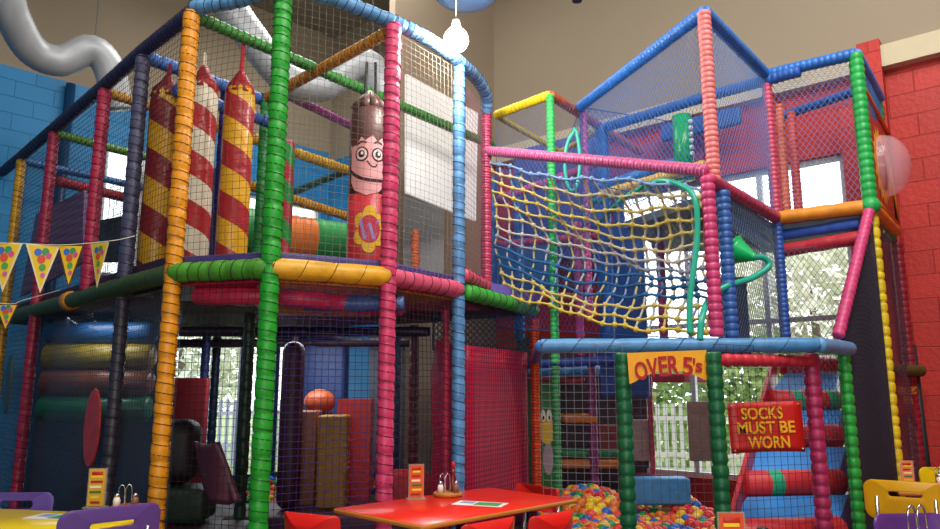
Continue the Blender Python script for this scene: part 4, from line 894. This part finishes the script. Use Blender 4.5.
duct([at(212,-50,6.8),at(228,0,6.8),at(252,38,6.8),at(285,78,6.9),at(322,86,7.0),at(352,66,7.1),at(372,68,7.2),at(380,92,7.2),at(378,120,7.3)],.16,'silver flexible duct curving above the cartoon bag')
for a,lab in ((at(95,38,7.1),'thin chain from the ceiling to the left duct'),(at(372,52,7.1),'thin chain from the ceiling to the duct by the pink post'),):
    m=MB(); z=a.z; i=0
    while z<ZC-.03:
        m.sweep([V((a.x+ (.008 if i%2 else 0)*math.cos(g),a.y+(0 if i%2 else .008)*math.cos(g),z+.018*math.sin(g))) for g in [2*PI*k/8 for k in range(8)]],.003,4,closed=True); z+=.03; i+=1
    tag(m.build('hanging_chain',plain('#5a5a5a',.4,.6),origin=a),lab,'chain')
# lamp
la=at(456,40,5.35)
lp=empty('pendant_lamp',la,0,'glaring round pendant lamp hanging above the light blue post','lamp')
m=MB(); m.sphere((0,0,0),.10,18,12); m.build('bulb',plain('#fff6ea',.3,emit=80),lp)  # sphere drawn oversized to stand in for the lamp's glare
m=MB(); m.lathe([(.03,.07),(.045,.1),(.03,.17),(.008,.18)]); m.build('lamp_holder',plain('#d8d8d8',.4),lp)
m=MB(); m.tube((0,0,.17),(0,0,ZC-la.z),.005,6); m.build('cord',plain('#8a8a8a',.5),lp)
dc=at(466,-4,5.9)
ds=empty('ceiling_dish',dc,0,'shallow blue grey hanging dish cut off by the top of the picture','ceiling fitting')
m=MB(); m.lathe([(.02,-.08),(.15,-.07),(.24,-.03),(.29,.02),(.30,.05),(.27,.06),(.01,.07)],n=32); m.build('dish',plain('#5f7fae',.35),ds)
m=MB(); m.tube((0,0,.06),(0,0,ZC-dc.z),.01,6); m.build('stem',plain('#8a8a8a',.5),ds)
sd=at(577,-4,6.0); ds=empty('ceiling_spotlight',sd,0,'small black spotlight fitting at the top edge','spotlight'); m=MB(); m.lathe([(.03,-.05),(.045,-.05),(.05,.04),(.02,.06)]); m.build('spot_body',plain('#1c1c20',.4),ds); m=MB(); m.tube((0,0,.05),(0,0,ZC-sd.z),.01,6); m.build('stem',plain('#1c1c20',.5),ds)

# bunting
def bunting(P,flags,lab,glab):
    pts=smooth_path(P,8); m=MB(); m.sweep(pts,.0025,5); tag(m.build('bunting_string',plain('#d8d2c0',.7),origin=P[0]),lab,'string')
    for cx,cy,Y,w_,h_,tw,name in flags:
        c=at(cx,cy,Y); o=empty('bunting_flag',c,tw,name,'flag','yellow party flags on the bunting')
        m=MB(); m.add([(-w_/2,0,0),(w_/2,0,0),(w_*.06,0,-h_)],[(0,1,2)],0,False); m.build('flag_border',plain('#5a2a1c' if 'brown' in name else '#e7d9a8',.6),o).modifiers.new('t','SOLIDIFY').thickness=.002
        m=MB(); m.add([(-w_*.42,-.003,-.006),(w_*.42,-.003,-.006),(w_*.055,-.003,-h_*.9)],[(0,1,2)],0,False); fl_=m.build('flag_cloth',plain('#ecc41c',.6),o)
        for k,(x,z,r_,cc) in enumerate(((-.12,-.16,.11,'#3a6fc8'),(.1,-.14,.11,'#2c9a58'),(.2,-.22,.09,'#d24a94'),(0,-.30,.12,'#d8503a'),(.05,-.47,.10,'#4aa04a'),(.08,-.63,.07,'#c85aa4'))):
            m=MB(); m.add([(x*w_+px_,-.005-.0004*k,z*h_+pz_) for px_,pz_ in circ(0,0,r_*w_,r_*w_*1.2,14)],[tuple(range(14))],0,False); m.build('printed_balloon',plain(cc,.6),fl_)
bunting([at(-30,245,3.9),at(8,243,4.0),at(60,245,4.1),at(110,241,4.2),at(135,236,4.3)],
 [(6,243,4.0,.17,.28,.25,'yellow party flag at the left edge of the picture'),(43,245,4.07,.17,.28,.5,'yellow party flag with colourful balloons, second from left'),(71,245,4.12,.155,.26,.1,'yellow party flag with brown border, third from left'),(100,243,4.2,.15,.27,-.4,'yellow party flag at the right end of the upper string')],'white string carrying the upper bunting flags','')
bunting([at(-30,300,3.8),at(10,304,3.9),at(24,300,4.3),at(60,290,5.6)],[(7,304,3.9,.125,.15,.1,'small yellow flag with brown border hanging below the others')],'short lower bunting string at the far left','')

# ================================================================== FURNITURE
def plate(w,h,slot,bend,th=.012,cr=.06,slx=0,slz=.0):
    """rounded back plate with optional hand slot, local x width, z height, curved in y"""
    def rr(cx,cz,W,Hh,r,n=8):
        out=[]
        for (sx,sz,a0) in ((1,1,0),(-1,1,PI/2),(-1,-1,PI),(1,-1,1.5*PI)):
            for k in range(n+1):
                g=a0+PI/2*k/n; out.append((cx+sx*(W/2-r)+r*math.cos(g),cz+sz*(Hh/2-r)+r*math.sin(g)))
        return out
    outer=rr(0,h/2,w,h,cr); 
    inner=rr(slx,h*.68+slz,slot[0],slot[1],slot[1]*.49) if slot else [(p[0]*.02,h/2+(p[1]-h/2)*.02) for p in outer]
    n=len(outer); L=[]; K=5
    for s in range(K+1):
        f=s/K
        for a,b_ in zip(outer,inner):
            x=a[0]*(1-f)+b_[0]*f; z=a[1]*(1-f)+b_[1]*f; L.append((x,bend*(x/(w/2))**2,z))
    m=MB(); m.add(L,[(s*n+i,s*n+(i+1)%n,(s+1)*n+(i+1)%n,(s+1)*n+i) for s in range(K) for i in range(n)],0,True)
    return m
def chair(x,y,face,col,hgt,label,bw=.42,bh=.20,slot=(.17,.035),bend=.045,seatc=None,cr=.06,slx=0):
    """x,y = middle of the back; face = direction the sitter looks"""
    rz=math.atan2(face[1],face[0])-PI/2
    t=empty('cafe_chair',(x,y,0),rz,label,'chair','cafe chairs round the tables'); M_=plain(col,.3)
    m=plate(bw,bh,slot,bend,cr=cr,slx=slx); o=m.build('backrest',M_,t); o.location=(0,0,hgt-bh); o.rotation_euler=(.12,0,0); s_=o.modifiers.new('t','SOLIDIFY'); s_.thickness=.014; bv=o.modifiers.new('b','BEVEL'); bv.width=.004; bv.segments=2; bv.limit_method='ANGLE'
    m=MB(); m.rbox((0,.22,.43),(.40,.38,.03),0,.014); m.build('seat',plain(seatc or col,.3),t)
    st=plain('#b9bcc0',.25,.9)
    for sx in (-1,1):
        m=MB(); m.sweep([(sx*.17,-.03,0),(sx*.165,.01,.42),(sx*.16,.0,hgt-.1)],.011,8); m.build('leg',st,t)
        m=MB(); m.sweep([(sx*.18,.40,0),(sx*.165,.36,.42)],.011,8); m.build('leg',st,t)
    m=MB(); m.tube((-.165,.01,.41),(.165,.01,.41),.009,6); m.tube((-.165,.36,.41),(.165,.36,.41),.009,6); m.build('seat_frame',st,t)
    return t
def table(cx,cy,L,W,rz,col,edge,label):
    t=empty('cafe_table',(cx,cy,0),rz,label,'table'); m=MB(); m.rbox((0,0,.7075),(L,W,.025),0,.008,2); m.build('tabletop',plain(edge,.45),t)
    m=MB(); m.rbox((0,0,.7203),(L-.012,W-.012,.003),0,.001,1); m.build('laminate',plain(col,.25),t)
    m=MB(); m.lathe([(.035,.02),(.03,.06),(.03,.69),(.08,.695)],n=16); m.build('pedestal',plain('#2a2a30',.4,.5),t)
    m=MB(); m.rbox((0,0,.015),(.5,.07,.03),PI/4,.01,2); m.rbox((0,0,.0155),(.5,.07,.029),-PI/4,.01,2); m.build('base',plain('#2a2a30',.4,.5),t); return t
TZ=.7225
table(-.055,4.38,1.26,.75,math.radians(45),'#f0301f','#c98332','red rectangular cafe table in the centre foreground with wood edge')
table(-2.38,3.80,1.34,.66,math.radians(-12),'#f3d316','#d8b020','yellow cafe table at the bottom left corner')
table(3.36,4.97,.95,.62,math.radians(-25),'#ea3a2a','#c98332','red cafe table at the right edge by the yellow chairs')
table(2.42,2.98,.95,.72,math.radians(0),'#3f86d8','#3a70b8','blue table edge at the bottom right corner')
table(1.12,2.55,.8,.62,math.radians(0),'#f3d316','#d8b020','table below the picture edge carrying the foreground menu holder')
d1=(-.71,.71)
chair(.13,3.62,d1,'#e2231c',.745,'red chair tucked under the near side of the red table, left one',bw=.38,bh=.15,slot=None,bend=.07,cr=.03)
chair(.46,3.84,d1,'#e2231c',.745,'red chair tucked under the near side of the red table, right one',bw=.36,bh=.15,slot=None,bend=.07,cr=.03)
chair(.47,4.97,(-.8,-.6),'#d8241c',.745,'red chair behind the far right end of the red table',bw=.42,bh=.16,slot=None,bend=.05,cr=.03)
chair(-.84,3.80,(.45,.9),'#e2231c',.745,'red chair at the left end of the red table',bw=.36,bh=.16,slot=None,bend=.08,cr=.03)
chair(-1.66,3.50,(-.70,.71),'#6a4a92',.835,'purple chair with hand slot in front of the yellow table',bw=.46,bh=.24,slot=(.20,.028))
chair(-2.72,4.50,(.05,-1),'#7a5fae',.765,'purple chair with hand slot behind the yellow table at the left edge',bw=.46,bh=.22,slot=(.2,.05))
chair(2.76,4.75,(.55,.83),'#f2b01a',.80,'yellow chair with dark hand slot facing the right red table',bw=.47,bh=.25,slot=(.19,.035))
chair(2.09,3.60,(.1,-1),'#6a3c8a',.79,'purple chair in front of the yellow chair at bottom right',bw=.38,bh=.24,slot=None)
chair(3.60,5.60,(-.1,-1),'#f4d016',.80,'bright yellow chair behind the right red table',bw=.46,bh=.2,slot=(.2,.035))
# menu holders
def menu_holder(x,y,z,w,h,rz,col,label):
    t=empty('menu_holder',(x,y,z),rz,label,'menu holder')
    m=MB(); m.box((0,0,.004),(w+.02,.06,.008)); m.box((0,0,h/2),(w,.008,h)); m.build('acrylic_stand',sheer('#d8c8b0',.3,.1),t)
    m=MB(); m.box((0,-.006,h/2+.004),(w-.012,.002,h-.016)); card=m.build('menu_card',plain(col,.5),t)
    m=MB()
    pal=['#a81c14','#f2cf30','#2e7a34','#f6e8c0']
    for i in range(6):
        zz=h*(.14+.13*i); m.box((random.uniform(-.006,.006),-.0085,zz),((w-.03)*random.uniform(.6,1),.001,h*.06),mi=i%4)
    m.build('printed_lines',[plain(p,.5) for p in pal],card)
    m=MB(); m.rbox((0,-.009,h*.87),(w*.6,.002,h*.09),0,.0009,1); m.build('heading_patch',plain('#c0281c',.5),card); return t
q=atz(416,499,TZ); menu_holder(q.x,q.y,TZ,.095,.205,.25,'#d8602c','clear menu holder with orange card on the central red table')
q=atz(98,507,TZ); menu_holder(q.x,q.y-.03,TZ,.10,.215,.1,'#dca62c','menu holder with yellow and red card on the yellow table')
menu_holder(2.99,5.10,TZ,.09,.175,-.2,'#e88a50','pale orange menu holder on the right red table')
q=at(731,520,2.75); menu_holder(q.x,2.75,TZ,.10,.21,0,'#d8502a','orange menu holder standing alone at the bottom edge')
def caddy(x,y,z,label,wood='#b5752e',chrome=False,ketchup=True,sc=1):
    t=empty('condiment_caddy',(x,y,z),.3,label,'condiment caddy')
    m=MB(); m.lathe([(.085,0),(.092,.006),(.092,.02),(.085,.026),(.02,.026)],n=28); m.build('wooden_base' if not chrome else 'base',plain(wood,.4),t)
    for dx in (-.018,.018):
        m=MB(); m.sweep(smooth_path([(-.035+dx,0,.02),(-.035+dx,0,.11),(-.02+dx,0,.135),(-.005+dx,0,.11),(-.005+dx,0,.02)],6),.0028,6); w_=m.build('wire_handle',plain('#d8dadc',.15,1),t); w_.scale=(sc,sc,sc)
    def item(name,x_,y_,lab,parts):
        o=empty(name,V((x,y,z+.026))+V((x_,y_,0)),0,lab,'condiment')
        for nm,prof,mt in parts: mm=MB(); mm.lathe(prof,n=14); mm.build(nm,mt,o)
    st=plain('#c9ccd0',.2,1)
    item('salt_shaker',-.045,-.045,'small salt shaker with steel cap '+label.split('caddy')[1].strip(),[('glass_body',[(.018,0),(.019,.03),(.013,.05)],plain('#efe9e2',.25)),('cap',[(.014,.05),(.014,.062),(.006,.07)],st)])
    item('pepper_shaker',.05,-.035,'small pepper shaker with steel cap '+label.split('caddy')[1].strip(),[('glass_body',[(.018,0),(.019,.03),(.013,.05)],plain('#8a5a48',.25)),('cap',[(.014,.05),(.014,.062),(.006,.07)],st)])
    if ketchup: item('sauce_bottle',.03,.03,'dark red sauce bottle '+label.split('caddy')[1].strip(),[('bottle_body',[(.026,0),(.03,.02),(.028,.06),(.014,.1),(.011,.14)],plain('#6e1414',.2)),('bottle_cap',[(.013,.14),(.011,.175),(.003,.18)],plain('#c01c18',.4))])
q=atz(448,496,TZ); caddy(q.x,q.y,TZ,'round wooden condiment caddy on the central red table')
q=atz(128,510,TZ); caddy(q.x,q.y-.0,TZ,'orange round condiment caddy on the yellow table','#c8642a',ketchup=False)
q=at(922,515,3.05); caddy(q.x,3.05,TZ,'chrome wire condiment caddy on the blue table','#9a7a5a',True,False,1.4)
caddy(3.2,5.06,TZ,'small wooden condiment caddy on the right red table','#c8742c',ketchup=False)
def place(x,y,z,rz,label):
    t=empty('paper_menu',(x,y,z),rz,label,'menu'); m=MB(); m.box((0,0,.001),(.30,.15,.002)); m.build('sheet',plain('#f1efe8',.5),t)
    m=MB(); m.box((.05,0,.0025),(.15,.11,.0006)); m.build('green_print',plain('#3f9a5a',.5),t); m=MB(); m.box((-.08,.02,.0025),(.08,.07,.0006)); m.build('blue_print',plain('#8f9ccc',.5),t)
q=atz(480,504,TZ); place(q.x,q.y,TZ,-.35,'white and green paper menu lying on the central red table')
q=atz(58,517,TZ); place(q.x,q.y,TZ,-.2,'white and green paper menu lying on the yellow table')
place(3.52,4.98,TZ,-.2,'pale paper menu lying on the right red table')
q=at(762,520,2.72); o=empty('sauce_bottle',(q.x,2.72,TZ),0,'black capped sauce bottle beside the foreground menu holder','condiment')
m=MB(); m.lathe([(.028,0),(.03,.08),(.02,.11),(.012,.12)],n=16); m.build('bottle_body',plain('#efe8e0',.3),o); m=MB(); m.lathe([(.02,.112),(.02,.16),(.004,.165)],n=16); m.build('bottle_cap',plain('#18181c',.4),o)

# ================================================================== LIGHT
w=bpy.data.worlds.new('world'); SC.world=w; w.use_nodes=True; nt=w.node_tree; bg=nt.nodes['Background']; bg.inputs[0].default_value=(.93,.97,1,1); bg.inputs[1].default_value=2.6
def area(loc,size,power,col,target):
    l=bpy.data.lights.new('area','AREA'); l.shape='RECTANGLE'; l.size=size[0]; l.size_y=size[1]; l.energy=power; l.color=col
    o=bpy.data.objects.new('ceiling_or_fill_light',l); COL.objects.link(o); o.location=loc; o.rotation_euler=(V(target)-V(loc)).to_track_quat('-Z','Y').to_euler(); return o
area((1.2,1.0,6.9),(3,2.5),230,(1,.96,.9),(1,5,1.5))
area((-3.6,2.5,6.9),(2,2),45,(1,.95,.9),(-3,6,2))
area((3.0,3.0,6.9),(2,2),120,(1,.96,.92),(3,6,2))
area((-1.6,8.4,7.0),(3,2),140,(1,.96,.9),(-1.5,8.4,0))  # added fill, brightens the beige walls at the back left
area((0,-2.4,1.9),(4,1.6),125,(1,.97,.93),(-.5,6,1.6))  # added fill low behind the camera, lights fronts and deck underside
area((-1.9,7.6,2.03),(1.2,.5),16,(.95,.97,1),(-1.9,7.6,0))  # added fill under the deck, no fitting modelled
area((-3.4,6.7,2.03),(.6,.3),4,(.95,.97,1),(-3.4,6.7,0))  # second added under-deck fill, lifts the foam rollers
pl=bpy.data.lights.new('lamp','POINT'); pl.energy=90; pl.shadow_soft_size=.09; pl.color=(1,.97,.92); po=bpy.data.objects.new('lamp_light',pl); COL.objects.link(po); po.location=la+V((0,-.12,-.05))
# world-coordinate children: already offset by matrix_parent_inverse
for o in WEM:
    del o['_w']
SC.cycles.use_denoising=True; SC.cycles.transparent_max_bounces=32; SC.cycles.max_bounces=8; SC.cycles.sample_clamp_indirect=6
SC.view_settings.view_transform='Standard'; SC.view_settings.look='None'; SC.view_settings.exposure=.35
